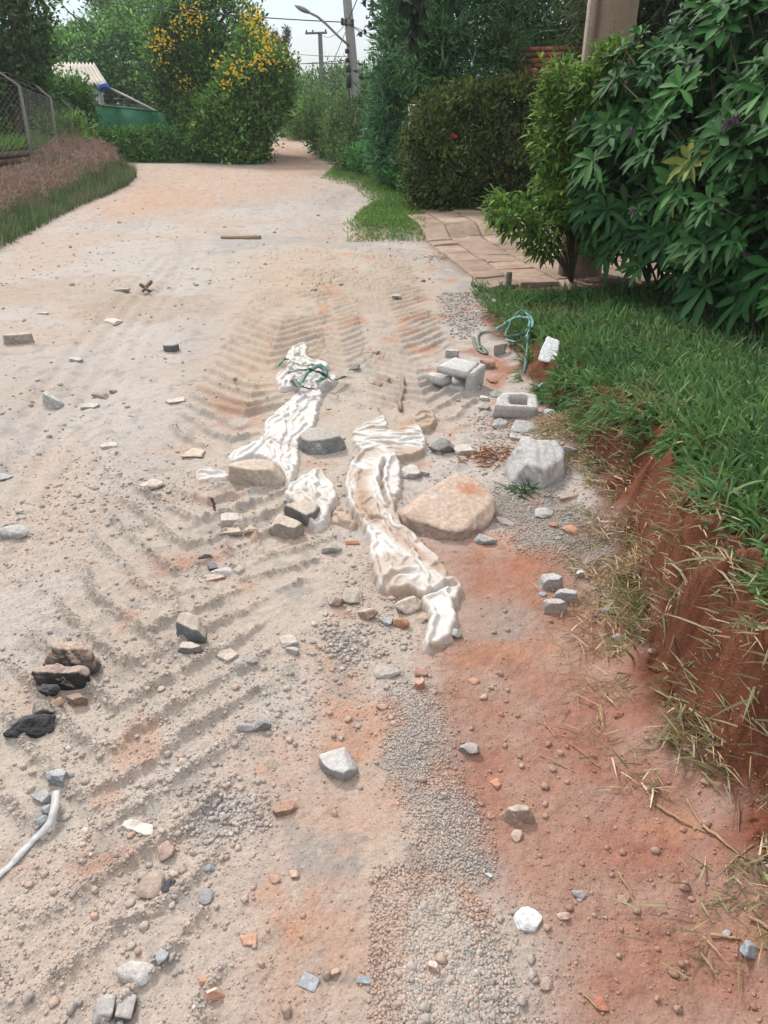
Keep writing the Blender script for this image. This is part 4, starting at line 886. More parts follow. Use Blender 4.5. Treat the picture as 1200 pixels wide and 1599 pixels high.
sack('plastic_sack', [(478, 604), (500, 606), (505, 616), (498, 640), (494, 664), (480, 682), (464, 694), (468, 720), (462, 750), (452, 760), (440, 742), (428, 722), (404, 712), (380, 718), (360, 726), (352, 718), (372, 704), (400, 694), (414, 684), (414, 662), (432, 644), (452, 630), (464, 612)],
     [(492, 610), (470, 640), (452, 670), (440, 700), (450, 750)], .058, 'long white sack stretching from the strapped bundle to the big tan block', 33, dirt=.2,
     extra=None, folds=[([(414, 690), (440, 700), (462, 700)], .012, .012), ([(470, 640), (450, 668)], .01, .01)])
sack('plastic_sack', [(302, 736), (320, 730), (345, 732), (362, 740), (352, 750), (334, 744), (318, 750), (308, 746)], [(305, 740), (355, 744)], .035, 'thin white sack tail sticking out left of the big tan block', 37, dirt=.4)
sack('plastic_sack', [(446, 552), (458, 540), (470, 534), (482, 536), (478, 552), (490, 562), (510, 564), (514, 574), (500, 580), (524, 584), (528, 596), (508, 606), (494, 612), (474, 606), (456, 606), (440, 610), (430, 596), (432, 582), (452, 576), (446, 564)],
     [(470, 540), (470, 575), (500, 595)], .06, 'crumpled white sack bundle with a green strap, farthest of the sacks', 45, dirt=.35, fold=1.3)
def ribbon(name, pts, width, hgt, col, label, cat, group=None, parent=None, seed=0, wob=.01, lift=.004, mat='strap', twist=3.2):
    P = np.array([(*G(p[0], p[1], (p[2] if len(p) > 2 else 0))[:2], (p[2] if len(p) > 2 else 0)) for p in pts])
    t = np.linspace(0, len(P) - 1, len(P) * 10); i = np.clip(t.astype(int), 0, len(P) - 2); f = (t - i)[:, None]
    Pm = P[np.maximum(i - 1, 0)]; P0 = P[i]; P1 = P[i + 1]; P2 = P[np.minimum(i + 2, len(P) - 1)]
    Q = .5 * ((2 * P0) + (P1 - Pm) * f + (2 * Pm - 5 * P0 + 4 * P1 - P2) * f ** 2 + (-Pm + 3 * P0 - 3 * P1 + P2) * f ** 3)
    Q[:, 2] += gz(Q[:, 0], Q[:, 1], True) + lift + wob * (fbm(t * .9, t * 0, seed, 3))
    T = np.gradient(Q, axis=0); T /= np.linalg.norm(T, axis=1)[:, None] + 1e-9
    ang = (fbm(t * .6, t * 0 + 3, seed + 5, 3) - .5) * twist
    Sd = np.cross(T, [0, 0, 1.0]); Sd /= np.linalg.norm(Sd, axis=1)[:, None] + 1e-9; U = np.cross(Sd, T)
    A = Sd * np.cos(ang)[:, None] + U * np.sin(ang)[:, None]; Nn = np.cross(A, T)
    wv = width * (.75 + .5 * fbm(t * 1.3, t * 0, seed + 9, 2))[:, None] / 2; th = .0009
    Q = Q + np.array([0, 0, 1]) * np.abs(np.sin(ang))[:, None] * wv
    V = np.stack([Q + A * wv + Nn * th, Q + Nn * th * 2.2, Q - A * wv + Nn * th, Q - A * wv - Nn * th, Q + A * wv - Nn * th], 1)
    n = len(Q); i = np.arange(n - 1)[:, None] * 5; j = np.arange(5)[None]; k = (j + 1) % 5
    F = np.stack([i + j, i + k, i + 5 + k, i + 5 + j], -1).reshape(-1, 4)
    mb = MB(); mb.add(V.reshape(-1, 3), None, F, np.array(col)); o = mb.build(name, M[mat], parent=parent)
    if parent is None: tag(o, label, cat, group)
    return o
for q, (pts, c) in enumerate([([(432, 575, .03), (445, 566, .05), (468, 574, .065), (490, 576, .07), (512, 582, .05)], S(96, 140, 124)),
              ([(450, 590, .05), (475, 584, .07), (500, 590, .07), (520, 600, .04), (540, 596, .01)], S(84, 118, 108)),
              ([(470, 605, .04), (480, 590, .07), (498, 578, .08), (510, 590, .05), (495, 604, .05)], S(110, 150, 136)),
              ([(456, 600, .03), (470, 612, .05), (492, 616, .05)], S(80, 96, 90))]):
    ribbon('strap', pts, .030, 0, c, ['green strap over the top of the farthest sack bundle', 'dull green strap across the middle of the farthest sack, its end on the sand', 'pale green strap looped on the right of the farthest sack bundle', 'dark strap under the near edge of the farthest sack bundle'][q], 'strap', 'straps on the sack bundle', seed=50 + q, lift=.012)
for q, (pts, lb) in enumerate([
    ([(738, 528), (745, 545, .0), (760, 552), (748, 536), (752, 524), (775, 520)], 'dull teal strap curling on the sand at the left of the grass tip'),
    ([(775, 520, .02), (800, 512, .05), (826, 518, .07), (812, 532, .07), (790, 528, .05), (806, 508, .05), (834, 508, .04)], 'teal strap knotted in loops on the grass tip'),
    ([(826, 516, .06), (824, 540, .05), (822, 565, .01), (818, 590)], 'teal strap end hanging down from the knot to the sand'),
    ([(790, 535, .04), (815, 540, .07), (830, 522, .08), (818, 506, .05)], 'short teal loop on the near side of the knot'),
    ([(836, 612, .01), (850, 609, .02), (866, 606, .03), (876, 604, .03)], 'short teal strap end below the white slab shard')]):
    ribbon('strap', pts, .021, 0, S(112, 168, 162) if q else S(120, 140, 128), lb, 'strap', 'teal straps at the grass', seed=70 + q)
ribbon('plastic_strip', [(88, 1236, .025), (86, 1262, .028), (78, 1288, .018), (56, 1312, .004), (30, 1340), (8, 1362), (-25, 1395)], .017, 0, S(222, 220, 220), 'pale translucent plastic strip trailing from the row of grey stones', 'plastic strip', seed=81, twist=.9, wob=.004, lift=.002)
# iron bar, stakes, plank
def stick(name, a, b, r, col, label, cat, za=0, zb=0, mat='wood', n=6, seed=0, group=None):
    A = np.array([*G(a[0], a[1], za)[:2], 0]); Bv = np.array([*G(b[0], b[1], zb)[:2], 0]); t = np.linspace(0, 1, 9)[:, None]
    Q = A * (1 - t) + Bv * t; Q[:, 2] = gz(Q[:, 0], Q[:, 1], False) + r * .8 + (za * (1 - t[:, 0]) + zb * t[:, 0])
    Q[:, :2] += (np.random.default_rng(seed).normal(0, 1, (9, 2))) * r * .35
    mb = MB(); mb.tube(Q, r * (1 - .3 * t[:, 0]), n, col); return tag(mb.build(name, M[mat]), label, cat, group)
stick('iron_bar', (331, 782), (340, 806), .007, S(84, 66, 58), 'dark rusty iron bar stub beside the whitish block', 'iron bar', .03, .0)
stick('wooden_stick', (629, 592), (627, 645), .016, S(176, 156, 142), 'weathered grey stick lying in the sand above the sacks', 'stick', .01, .0)
mb = MB(); xx, yy, _ = G(377, 372); mb.box((0, 0, 0), (.50, .12, .035), S(188, 160, 132), rotz(-.05)); o = mb.build('wooden_plank', M['wood']); o.location = (xx, yy, gz1(xx, yy) + .014); tag(o, 'short flat tan wooden plank lying across the road', 'plank')
for k, (a, b, lb) in enumerate([((220, 446), (236, 456), 'dark bark piece, left of the dry debris bunch'), ((236, 442), (224, 456), 'dark bark piece, right of the dry debris bunch')]):
    stick('bark_piece', a, b, .018, S(120, 104, 92), lb, 'bark', .03, .0, seed=k)
for k, (a, b, r_, lb) in enumerate([((1025, 1258), (1100, 1310), .0035, 'upper dry stalk pointing out of the cut grass'), ((1070, 1255), (1095, 1300), .003, 'short dry stalk crossing the upper one'),
        ((1095, 1298), (1166, 1376), .004, 'long pale stalk with thick end at the right edge of the clay'), ((1124, 1372), (1166, 1347), .0025, 'thin straw crossing the long pale stalk'), ((965, 1362), (990, 1400), .0025, 'thin brown straw beside the brown pebble'),
        ((853, 1184), (897, 1206), .0022, 'dry twig on the smooth clay, upper of two'), ((890, 1160), (938, 1200), .002, 'thin straw slanting down on the smooth clay'), ((850, 1130), (868, 1152), .0025, 'short twig highest on the smooth clay'),
        ((1110, 1462), (1154, 1476), .004, 'split stalk under the blue grey stone'), ((1165, 1448), (1215, 1490), .004, 'dry stalk cut by the right edge'), ((935, 1575), (900, 1540), .002, 'thin straw near the lower edge')]):
    stick('dry_stalk', a, b, r_, S(206, 172, 138), lb, 'stalk', .006, .0, 'straw', 5, k)
# ------------------------------------------------------------------ leaves, blades and crowns
def norm(v): return v / (np.linalg.norm(v, axis=-1, keepdims=True) + 1e-9)
def leaf_strips(P, D, N, Ln, Wd, prof, fold=.12, bend=.25):
    "n leaves, each a folded blade of len(prof) rows x 3 columns"
    n = len(P); D = norm(D); Sd = norm(np.cross(D, N)); Nn = norm(np.cross(Sd, D)); m = len(prof); t = np.linspace(0, 1, m)
    Ln = np.broadcast_to(Ln, (n,)); Wd = np.broadcast_to(Wd, (n,)); bd = np.broadcast_to(bend, (n,))
    c = P[:, None] + D[:, None] * (Ln[:, None, None] * t[None, :, None]) - np.array([0, 0, 1.0]) * (bd * Ln)[:, None, None] * (t ** 2)[None, :, None]
    w = Wd[:, None, None] * np.array(prof)[None, :, None] * .5
    Lf = c - Sd[:, None] * w + Nn[:, None] * w * fold * 2; Rt = c + Sd[:, None] * w + Nn[:, None] * w * fold * 2
    V = np.stack([Lf, c, Rt], 2).reshape(-1, 3)
    i = (np.arange(n)[:, None, None] * m + np.arange(m - 1)[None, :, None]) * 3 + np.arange(2)[None, None]
    return V, np.stack([i, i + 1, i + 4, i + 3], -1).reshape(-1, 4)
def leaf_quads(P, D, N, Ln, Wd):
    n = len(P); D = norm(D); Sd = norm(np.cross(D, N)); Ln = np.broadcast_to(Ln, (n,))[:, None]; Wd = np.broadcast_to(Wd, (n,))[:, None]
    mid = P + D * Ln * .45
    V = np.stack([P, mid + Sd * Wd / 2, P + D * Ln, mid - Sd * Wd / 2], 1).reshape(-1, 3); return V, (np.arange(n)[:, None] * 4 + np.arange(4)[None])
def rdir(rng, n): return norm(rng.normal(0, 1, (n, 3)))
def blob_points(rng, blobs, nclump, per, clump_r, ground=True, shell=.75):
    "clump centres on and inside a set of ellipsoids, leaves scattered round each clump"
    bl = np.array([(*b[0], *b[1]) for b in blobs]); vol = (bl[:, 3] * bl[:, 4] + bl[:, 4] * bl[:, 5] + bl[:, 3] * bl[:, 5]); pr = vol / vol.sum()
    k = rng.choice(len(bl), nclump, p=pr); d = rdir(rng, nclump); r = 1 - (1 - shell) * rng.uniform(0, 1, nclump) ** 1.0 - .0
    r = r + rng.normal(0, .10, nclump)
    c = bl[k, :3] + d * bl[k, 3:] * r[:, None]
    # drop clumps that lie deep inside another ellipsoid
    deep = np.zeros(nclump, bool)
    for b in bl: deep |= (((c - b[:3]) / b[3:]) ** 2).sum(1) < .42
    c = c[~deep]; d = d[~deep]; nc = len(c)
    idx = np.repeat(np.arange(nc), per); n = len(idx)
    cr = clump_r * rng.uniform(.6, 1.4, nc)
    off = rng.normal(0, .5, (n, 3)); off[:, 2] *= .7
    P = c[idx] + off * cr[idx][:, None]; out = norm(d[idx] + off * .9 + np.array([0, 0, .25]))
    if ground: P[:, 2] = np.maximum(P[:, 2], .02)
    return P, out, idx, nc
def crown(name, mat, rng, blobs, nclump, per, cr, Ln, Wd, cols, parent, shell=.7, kind='quad', droop=.2, prof=(.25, 1, .8, .1), up=.2, spread=1.0, clumpvar=.22):
    P, out, idx, nc = blob_points(rng, blobs, nclump, per, cr, shell=shell); n = len(P)
    D = norm(out * .7 + rdir(rng, n) * spread + np.array([0, 0, up])); Nn = norm(out + rdir(rng, n) * .5 + np.array([0, 0, .8]))
    L_ = Ln * rng.uniform(.65, 1.3, n); W_ = Wd * rng.uniform(.7, 1.25, n)
    cols = np.array(cols) * FOL; cc = cols[rng.integers(0, len(cols), nc)]
    col = cc[idx] * (1 + clumpvar * rng.normal(0, 1, nc))[idx][:, None].clip(.5, 1.7) * (1 + .16 * rng.normal(0, 1, n))[:, None].clip(.5, 1.6)
    mb = MB()
    if kind == 'quad': V, F = leaf_quads(P, D, Nn, L_, W_); mb.add(V, None, F, np.repeat(col, 4, 0))
    else: V, F = leaf_strips(P, D, Nn, L_, W_, prof, bend=droop); mb.add(V, None, F, np.repeat(col, 3 * len(prof), 0))
    return mb.build(name, M[mat], parent)
def trunk(parent, base, top, r, nb=7, seed=0, spread=1.0, col=(.10, .075, .055), name='trunk', limbs=True):
    rng = np.random.default_rng(seed); mb = MB(); base = np.array(base, float); top = np.array(top, float); t = np.linspace(0, 1, 9)[:, None]
    P = base * (1 - t) + top * t; P[1:, :2] += rng.normal(0, r * .5, (8, 2)); mb.tube(P, r * (1.15 - .75 * t[:, 0]), 9, col); H = top[2] - base[2]
    for k in range(nb):
        f = rng.uniform(.3, .95); a = P[int(f * 8)]; an = rng.uniform(0, 6.28); ln = spread * rng.uniform(.5, 1.1); q = np.linspace(0, 1, 6)[:, None]
        b = a + np.array([math.cos(an) * ln, math.sin(an) * ln, rng.uniform(.3, .9) * ln]); Q = a * (1 - q) + b * q; Q[1:] += rng.normal(0, ln * .03, (5, 3))
        mb.tube(Q, r * .45 * (1 - .7 * q[:, 0]), 6, col)
    return mb.build(name, M['bark'], parent)
def box_blobs(rng, px0, py0, px1, py1, Y, dep, n, r=.45, zmin=0.0):
    a = np.array(W(px0, py1, Y)); b = np.array(W(px1, py0, Y)); w = b[0] - a[0]; h = b[2] - max(a[2], zmin); zb = max(a[2], zmin); out = []
    for _ in range(n):
        rr = r * min(w, h, dep * 1.5) * rng.uniform(.7, 1.15)
        out.append(((rng.uniform(a[0] + rr, max(b[0] - rr, a[0] + rr + .01)), Y + rng.uniform(-dep / 2, dep / 2), rng.uniform(zb + rr * .6, max(b[2] - rr, zb + rr))), (rr, rr, rr * rng.uniform(.75, 1.05))))
    return out
FOL = np.array([1.95, 1.95, 1.4])
g = lambda *c: np.array(c)
DKG_ = [g(.020, .048, .018), g(.026, .060, .022), g(.032, .070, .022)]
MID_ = [g(.040, .090, .028), g(.055, .115, .032), g(.035, .080, .030)]
LIT_ = [g(.085, .160, .040), g(.070, .140, .038), g(.100, .175, .050)]

# ---- big glossy shrub on the right bank, whorls of long leaves
def big_shrub():
    rng = np.random.default_rng(11); root = empty('shrub', (2.4, 5.6, gz1(2.4, 5.6)), 'tall dark green shrub with whorls of long leaves filling the right side', 'shrub', None)
    # surface of the bush: points facing the road
    blobs = [((2.95, 4.75, 1.15), (.95, .85, 1.05)), ((2.75, 5.6, 1.35), (.95, .9, 1.15)), ((2.55, 6.5, 1.1), (.75, .8, 1.0)), ((3.3, 5.4, 2.1), (1.1, 1.0, .95)), ((2.75, 4.9, .75), (.72, .8, .62)), ((2.5, 5.9, .75), (.7, .8, .6)), ((2.75, 6.2, 1.85), (.7, .8, .75)), ((2.35, 6.9, .75), (.55, .45, .6)), ((3.6, 4.5, 1.6), (1.0, .8, 1.4)), ((2.15, 6.55, .85), (.55, .6, .62)), ((2.15, 6.6, 1.35), (.5, .5, .5)), ((2.35, 6.0, .62), (.55, .6, .42)), ((2.1, 6.25, 1.55), (.5, .5, .5)), ((2.0, 6.35, 1.0), (.5, .5, .6)), ((2.5, 5.1, .62), (.5, .6, .42))]
    bl = np.array([(*b[0], *b[1]) for b in blobs]); pr = bl[:, 3] * bl[:, 5]; pr /= pr.sum()
    n = 2400; k = rng.choice(len(bl), n, p=pr); d = rdir(rng, n); c = bl[k, :3] + d * bl[k, 3:] * (rng.uniform(.78, 1.06, n))[:, None]
    deep = np.zeros(n, bool)
    for b in bl: deep |= (((c - b[:3]) / b[3:]) ** 2).sum(1) < .55
    ok = ~deep & (c[:, 2] > .42) & ((d[:, 0] < .55) | (d[:, 1] < .3)); c = c[ok]; d = d[ok]; n = len(c)
    ax = norm(d + np.array([-.25, -.35, .75])); e1 = norm(np.cross(ax, np.array([.3, .2, 1.0]))); e2 = np.cross(ax, e1)
    cols = [g(.030, .092, .026), g(.038, .110, .030), g(.048, .130, .034), g(.028, .080, .028)]
    mb = MB(); PP, DD, NN, LL, WW, CC = [], [], [], [], [], []
    for i in range(n):
        m = rng.integers(9, 14); th = rng.uniform(0, 6.28) + np.arange(m) * 2.4; el = rng.uniform(.02, .75, m) * np.linspace(1.3, .4, m)
        D = (e1[i] * np.cos(th)[:, None] + e2[i] * np.sin(th)[:, None]) * np.cos(el)[:, None] + ax[i] * np.sin(el)[:, None]
        sz = rng.uniform(.55, 1.3)
        PP.append(np.repeat(c[i][None], m, 0) + ax[i] * np.linspace(-.04, .03, m)[:, None]); DD.append(D); NN.append(np.repeat(ax[i][None], m, 0) + rng.normal(0, .15, (m, 3)))
        LL.append(.165 * sz * rng.uniform(.7, 1.15, m)); WW.append(.042 * sz * rng.uniform(.8, 1.2, m))
        base_ = cols[rng.integers(0, 4)] if rng.uniform() > .03 else g(.16, .19, .04)
        CC.append(base_ * rng.uniform(.8, 1.25) * (1 + .14 * rng.normal(0, 1, (m, 1))).clip(.6, 1.5))
    P, D, Nn, L_, W_, C = map(np.concatenate, (PP, DD, NN, LL, WW, CC))
    prof = (.14, .38, .72, .97, 1.0, .72, .12)
    V, F = leaf_strips(P, D, Nn, L_, W_, prof, fold=.16, bend=rng.uniform(.05, .38, len(P)))
    shade = np.tile(np.repeat(np.array([1.0]), 1), 1); col = np.repeat(C, 3 * len(prof), 0).reshape(-1, 3, 3); col[:, 1] *= 1.35
    mb.add(V, None, F, col.reshape(-1, 3)); mb.build('foliage', M['glossleaf'], root)
    # inner leaves and twigs close the gaps
    m2 = 12000; k = rng.choice(len(bl), m2, p=pr); d2 = rdir(rng, m2); c2 = bl[k, :3] + d2 * bl[k, 3:] * rng.uniform(.35, .85, m2)[:, None]; c2 = c2[c2[:, 2] > .38]; m2 = len(c2)
    V, F = leaf_strips(c2, rdir(rng, m2), rdir(rng, m2) + g(0, 0, 1), .15, .045, (.2, .8, 1, .2), bend=.3)
    mb = MB(); mb.add(V, None, F, np.repeat(np.array(cols)[rng.integers(0, 4, m2)], 12, 0)); mb.build('inner_foliage', M['glossleaf'], root)
    mb = MB(); b0 = np.array([2.75, 5.6, gz1(2.75, 5.6) - .05])
    for i in rng.choice(n, 170, replace=False):
        q = np.linspace(0, 1, 6)[:, None]; s0 = b0 + g(rng.uniform(-.4, .4), rng.uniform(-1.2, 1.2), 0); Q = s0 * (1 - q) + c[i] * q; Q[:, 2] += .15 * np.sin(q[:, 0] * 3.1)
        mb.tube(Q, .011 * (1 - .6 * q[:, 0]), 5, (.12, .10, .075))
    mb.build('branch', M['bark'], root)
    mb = MB()
    for px, py in ((1140, 190), (1150, 185), (985, 205), (990, 330), (1165, 400), (1135, 195)):   # dry flower heads
        p = np.array(W(px, py, 4.6 if px > 1100 else 5.2)); V, F = leaf_strips(np.repeat(p[None], 40, 0), rdir(rng, 40), rdir(rng, 40), .035, .006, (.5, 1, .4), bend=.1); mb = MB(); mb.add(V, None, F, S(120, 105, 120)); mb.build('dry_flower', M['straw'], root)
big_shrub()
# ---- paler leafy shrub hugging the pole
def pale_shrub():
    rng = np.random.default_rng(12); root = empty('shrub', (1.55, 7.1, gz1(1.55, 7.1)), 'pale yellow green shrub leaning over the paved drive in front of the thick pole', 'shrub')
    bl = []
    for px, py, rp, Y in [(885, 130, 34, 7.0), (872, 175, 30, 6.95), (862, 230, 28, 6.9), (872, 290, 34, 6.9), (848, 335, 34, 6.7), (812, 345, 30, 6.6), (788, 325, 22, 6.5), (850, 372, 30, 6.8), (900, 200, 40, 6.9), (905, 300, 45, 6.9), (930, 140, 30, 6.7), (960, 90, 26, 6.7)]:
        p = W(px, py, Y); r = rp * 6.2 / FPX * 1.0; bl.append((p, (r, r * 1.2, r)))
    cols = [g(.17, .28, .05), g(.13, .24, .05), g(.10, .20, .045), g(.21, .32, .07), g(.08, .16, .04)]
    P, out, idx, nc = blob_points(rng, bl, 620, 13, .07, shell=.6); n = len(P)
    D = norm(out * .6 + rdir(rng, n) * .7 + g(-.15, -.2, .3)); Nn = norm(rdir(rng, n) * .4 + g(0, -.2, 1)); C = (np.array(cols)[rng.integers(0, 5, nc)])[idx] * (1 + .18 * rng.normal(0, 1, n))[:, None].clip(.5, 1.6)
    prof = (.15, .8, 1, .75, .08); V, F = leaf_strips(P, D, Nn, .085 * rng.uniform(.6, 1.3, n), .028 * rng.uniform(.7, 1.2, n), prof, fold=.12, bend=.3)
    mb = MB(); mb.add(V, None, F, np.repeat(C, 15, 0)); mb.build('foliage', M['leaf'], root)
    mb = MB(); b0 = np.array([1.75, 7.05, gz1(1.7, 7.0)])
    for p, r in bl:
        for _ in range(3):
            q = np.linspace(0, 1, 7)[:, None]; e = np.array(p) + rng.normal(0, .05, 3); Q = b0 * (1 - q) + e * q; Q[:, 2] += .12 * np.sin(q[:, 0] * 3.1); mb.tube(Q, .009 * (1 - .6 * q[:, 0]), 5, (.13, .11, .08))
    mb.build('branch', M['bark'], root)
pale_shrub()
# ---- hedge of small dark leaves beside the drive
def hedges():
    rng = np.random.default_rng(13)
    def hedge(name, label, cat, specs, Y, n, per, cr, Ln, Wd, cols, mat='leaf', up=.2, seed=0, kind='quad', loc=None, group=None, shell=.7, extra=None, clumpvar=.30):
        rg = np.random.default_rng(seed); bl = []
        for px, py, rx, rz, dy in specs:
            p = W(px, py, Y + dy); k = (Y + dy) * 1.0 / FPX / .98; bl.append(((p[0], p[1], p[2]), (rx * k, min(rx, rz) * k * 1.1, rz * k)))
        x0 = np.mean([b[0][0] for b in bl]); root = empty(name, (x0, Y, gz1(x0, Y)), label, cat, group)
        crown('foliage' if name != 'tree' else 'crown', mat, rg, bl, n, per, cr, Ln, Wd, cols, root, kind=kind, up=up, shell=shell, clumpvar=clumpvar)
        zlo = gz1(x0, Y); top = max(b[0][2] for b in bl)
        trunk(root, (x0, Y, zlo - .1), (x0, Y, top), .05 + .02 * top, 9, seed, max(b[1][0] for b in bl) * 1.1, name='stem' if name != 'tree' else 'trunk')
        if extra: extra(root, bl, rg)
        return root
    # azalea hedge
    OL = [g(.045, .062, .022), g(.034, .050, .020), g(.058, .075, .026), g(.028, .042, .018)]
    def pink(root, bl, rg):
        mb = MB(); p = np.array(W(709, 212, 11.25)); V, F = leaf_strips(np.repeat(p[None], 9, 0), rdir(rg, 9), rdir(rg, 9), .05, .035, (.5, 1, .6), bend=.1); mb.add(V, None, F, S(225, 90, 120)); mb.build('flower', M['leaf'], root)
    hedge('hedge', 'dark olive clipped azalea hedge beside the paved drive', 'hedge', [(690, 215, 48, 62, 0), (735, 215, 55, 66, .2), (790, 215, 55, 72, .3), (830, 225, 50, 70, .5), (670, 270, 36, 55, -.1), (720, 270, 50, 58, -.2), (780, 265, 55, 60, -.1), (825, 265, 45, 60, .2), (880, 220, 50, 75, .8), (850, 175, 36, 34, .7), (800, 165, 40, 34, .5), (735, 160, 30, 26, .3)], 12.0, 5200, 12, .11, .070, .038, OL, seed=21, up=.5, extra=pink)
    # tall feathery conifers behind
    CO = [g(.030, .070, .036), g(.040, .088, .044), g(.050, .102, .048), g(.024, .056, .030)]
    hedge('tree', 'tall dark feathery conifer rising above the azalea hedge, near the brick wall', 'tree', [(760, 60, 90, 80, 0), (700, 90, 70, 80, -.4), (840, 20, 90, 60, 0), (720, 0, 90, 70, .3), (810, -60, 110, 70, .5), (690, -60, 80, 80, .5), (880, -20, 80, 60, .4), (750, -140, 110, 70, .6), (900, 40, 50, 50, 1.0), (780, 90, 44, 40, .4), (790, 75, 30, 24, -1.0)], 14.6, 8200, 10, .17, .20, .024, CO, seed=22, up=-.25, shell=.45)
    hedge('tree', 'bluish green feathery conifer left of the taller dark one', 'tree', [(640, 90, 44, 70, 0), (652, 20, 42, 80, .3), (630, 160, 40, 60, -.2), (650, 170, 46, 60, 0), (660, -60, 40, 60, .3), (625, 215, 40, 50, -.2)], 15.5, 3400, 9, .17, .19, .026, [c * g(1.15, 1.2, 1.5) for c in CO], seed=23, up=-.2, shell=.6)
    hedge('hedge', 'blue green soft hedge between the wire panel and the far bushes', 'hedge', [(608, 165, 26, 42, 0), (622, 200, 34, 56, -.4), (600, 215, 26, 50, 0), (640, 235, 34, 50, -.8), (625, 265, 30, 35, -1.2), (655, 290, 26, 34, -2.6), (650, 250, 30, 40, -2)], 16.5, 2300, 9, .14, .12, .022, [c * g(1.2, 1.3, 1.5) for c in CO], seed=24, up=.1)
    hedge('bush', 'bright green leafy plants at the foot of the blue green hedge', 'bush', [(606, 246, 18, 16, .3), (610, 262, 22, 20, -.6), (640, 285, 26, 26, -2.4), (565, 245, 18, 16, 1.0)], 17.0, 380, 9, .14, .12, .035, [g(.03, .10, .03), g(.04, .12, .04)], seed=25)
    # right background behind the big shrub
    hedge('tree', 'dark brown green conifer in the top right corner behind the tall shrub', 'tree', [(1000, 60, 90, 90, 0), (1120, 40, 110, 100, 0), (1060, -60, 120, 80, 0), (1220, 60, 100, 120, .4), (960, 150, 60, 80, .5), (1000, 220, 70, 70, .8), (1100, 150, 80, 80, 1)], 9.6, 5200, 10, .15, .16, .024, [g(.022, .030, .018), g(.026, .040, .02), g(.034, .044, .026)], seed=26, up=-.3)
    hedge('tree', 'dense dark trees closing the view behind the conifers and the brick wall', 'tree', [(x_, y_, 70, 60, 0) for x_ in range(660, 1300, 90) for y_ in (120, 20, -70)], 20, 3000, 10, .35, .22, .10, [g(.018, .034, .018), g(.026, .044, .022)], seed=40, shell=.5)
    # along the lane
    hedge('bush', 'grey green wispy bush on the right of the far lane below the near power pole', 'bush', [(545, 195, 30, 36, 0), (565, 215, 26, 36, -1), (538, 225, 22, 34, 0), (556, 245, 24, 24, -1.5), (524, 200, 18, 26, 1.5), (580, 180, 22, 36, 0)], 20.5, 1500, 9, .2, .11, .03, [g(.05, .085, .04), g(.06, .10, .045), g(.045, .075, .035), g(.035, .06, .03)], seed=27)
    hedge('bush', 'olive bush farther up the right side of the lane', 'bush', [(505, 200, 24, 30, 0), (522, 225, 14, 24, -2), (498, 208, 14, 20, 1), (500, 180, 22, 26, 2)], 26, 800, 9, .26, .14, .04, [g(.055, .10, .04), g(.065, .115, .045), g(.04, .075, .03)], seed=28)
    hedge('bush', 'pale green bush with hanging branches above the bend of the lane', 'bush', [(475, 195, 24, 24, 0), (452, 190, 20, 24, 2), (482, 185, 20, 24, 1)], 33, 700, 9, .32, .16, .05, [g(.085, .14, .055), g(.10, .16, .06), g(.06, .10, .04)], seed=29)
    hedge('tree', 'hazy green tree closing the view behind the lane', 'tree', [(460, 160, 45, 34, 0), (520, 155, 50, 34, 3), (580, 160, 45, 36, 0), (440, 182, 30, 28, 3), (555, 140, 30, 26, 2)], 44, 1900, 9, .5, .24, .10, [g(.07, .125, .065), g(.06, .105, .06), g(.085, .14, .075)], seed=30)
    hedge('tree', 'thin twiggy tree with small leaves right behind the near power pole', 'tree', [(520, 122, 18, 20, 0), (545, 118, 20, 16, 1), (575, 128, 20, 20, 0), (500, 135, 16, 18, 0), (590, 145, 14, 18, 0)], 36, 190, 8, .4, .18, .06, [g(.06, .10, .05), g(.05, .085, .045)], seed=31)
    # left side
    hedge('tree', 'tree covered with yellow blossom at the street corner', 'tree', [(300, 70, 45, 46, 0), (350, 50, 50, 44, .5), (385, 85, 30, 38, 0), (265, 90, 30, 40, -.3), (340, 110, 55, 44, 0), (290, 140, 40, 40, 0), (380, 130, 50, 50, -.3), (330, 20, 30, 24, .3), (280, 45, 28, 30, 0), (350, 160, 60, 40, 0)], 27, 4200, 9, .30, .17, .075, [g(.04, .08, .028), g(.052, .105, .034), g(.068, .13, .038), g(.032, .062, .024)], seed=32, extra=yellow([(255, 55), (262, 75), (284, 22), (300, 30), (240, 70), (250, 62), (278, 35), (293, 45), (310, 20), (312, 35), (290, 20), (268, 60), (248, 78), (290, 135), (292, 130), (252, 95)], 25.3))
    hedge('tree', 'bushy creeper covered tree with scattered yellow flowers beside the lane entrance', 'tree', [(395, 130, 42, 40, 0), (428, 125, 30, 36, 0), (375, 170, 45, 40, 0), (408, 165, 36, 38, 0), (350, 200, 40, 40, 0), (380, 215, 34, 40, -.3), (393, 208, 20, 34, 0), (380, 240, 24, 20, -.3), (392, 82, 24, 28, .6)], 24.6, 3300, 9, .26, .15, .065, [g(.055, .11, .034), g(.075, .14, .04), g(.04, .08, .028), g(.095, .165, .05)], seed=33, extra=yellow([(360, 110), (365, 105), (400, 95), (405, 92), (440, 90), (445, 98), (395, 30), (413, 52), (410, 75), (418, 68), (398, 40), (404, 25), (414, 85), (420, 60), (390, 22), (402, 48), (335, 100), (375, 112), (350, 125)], 22.9))
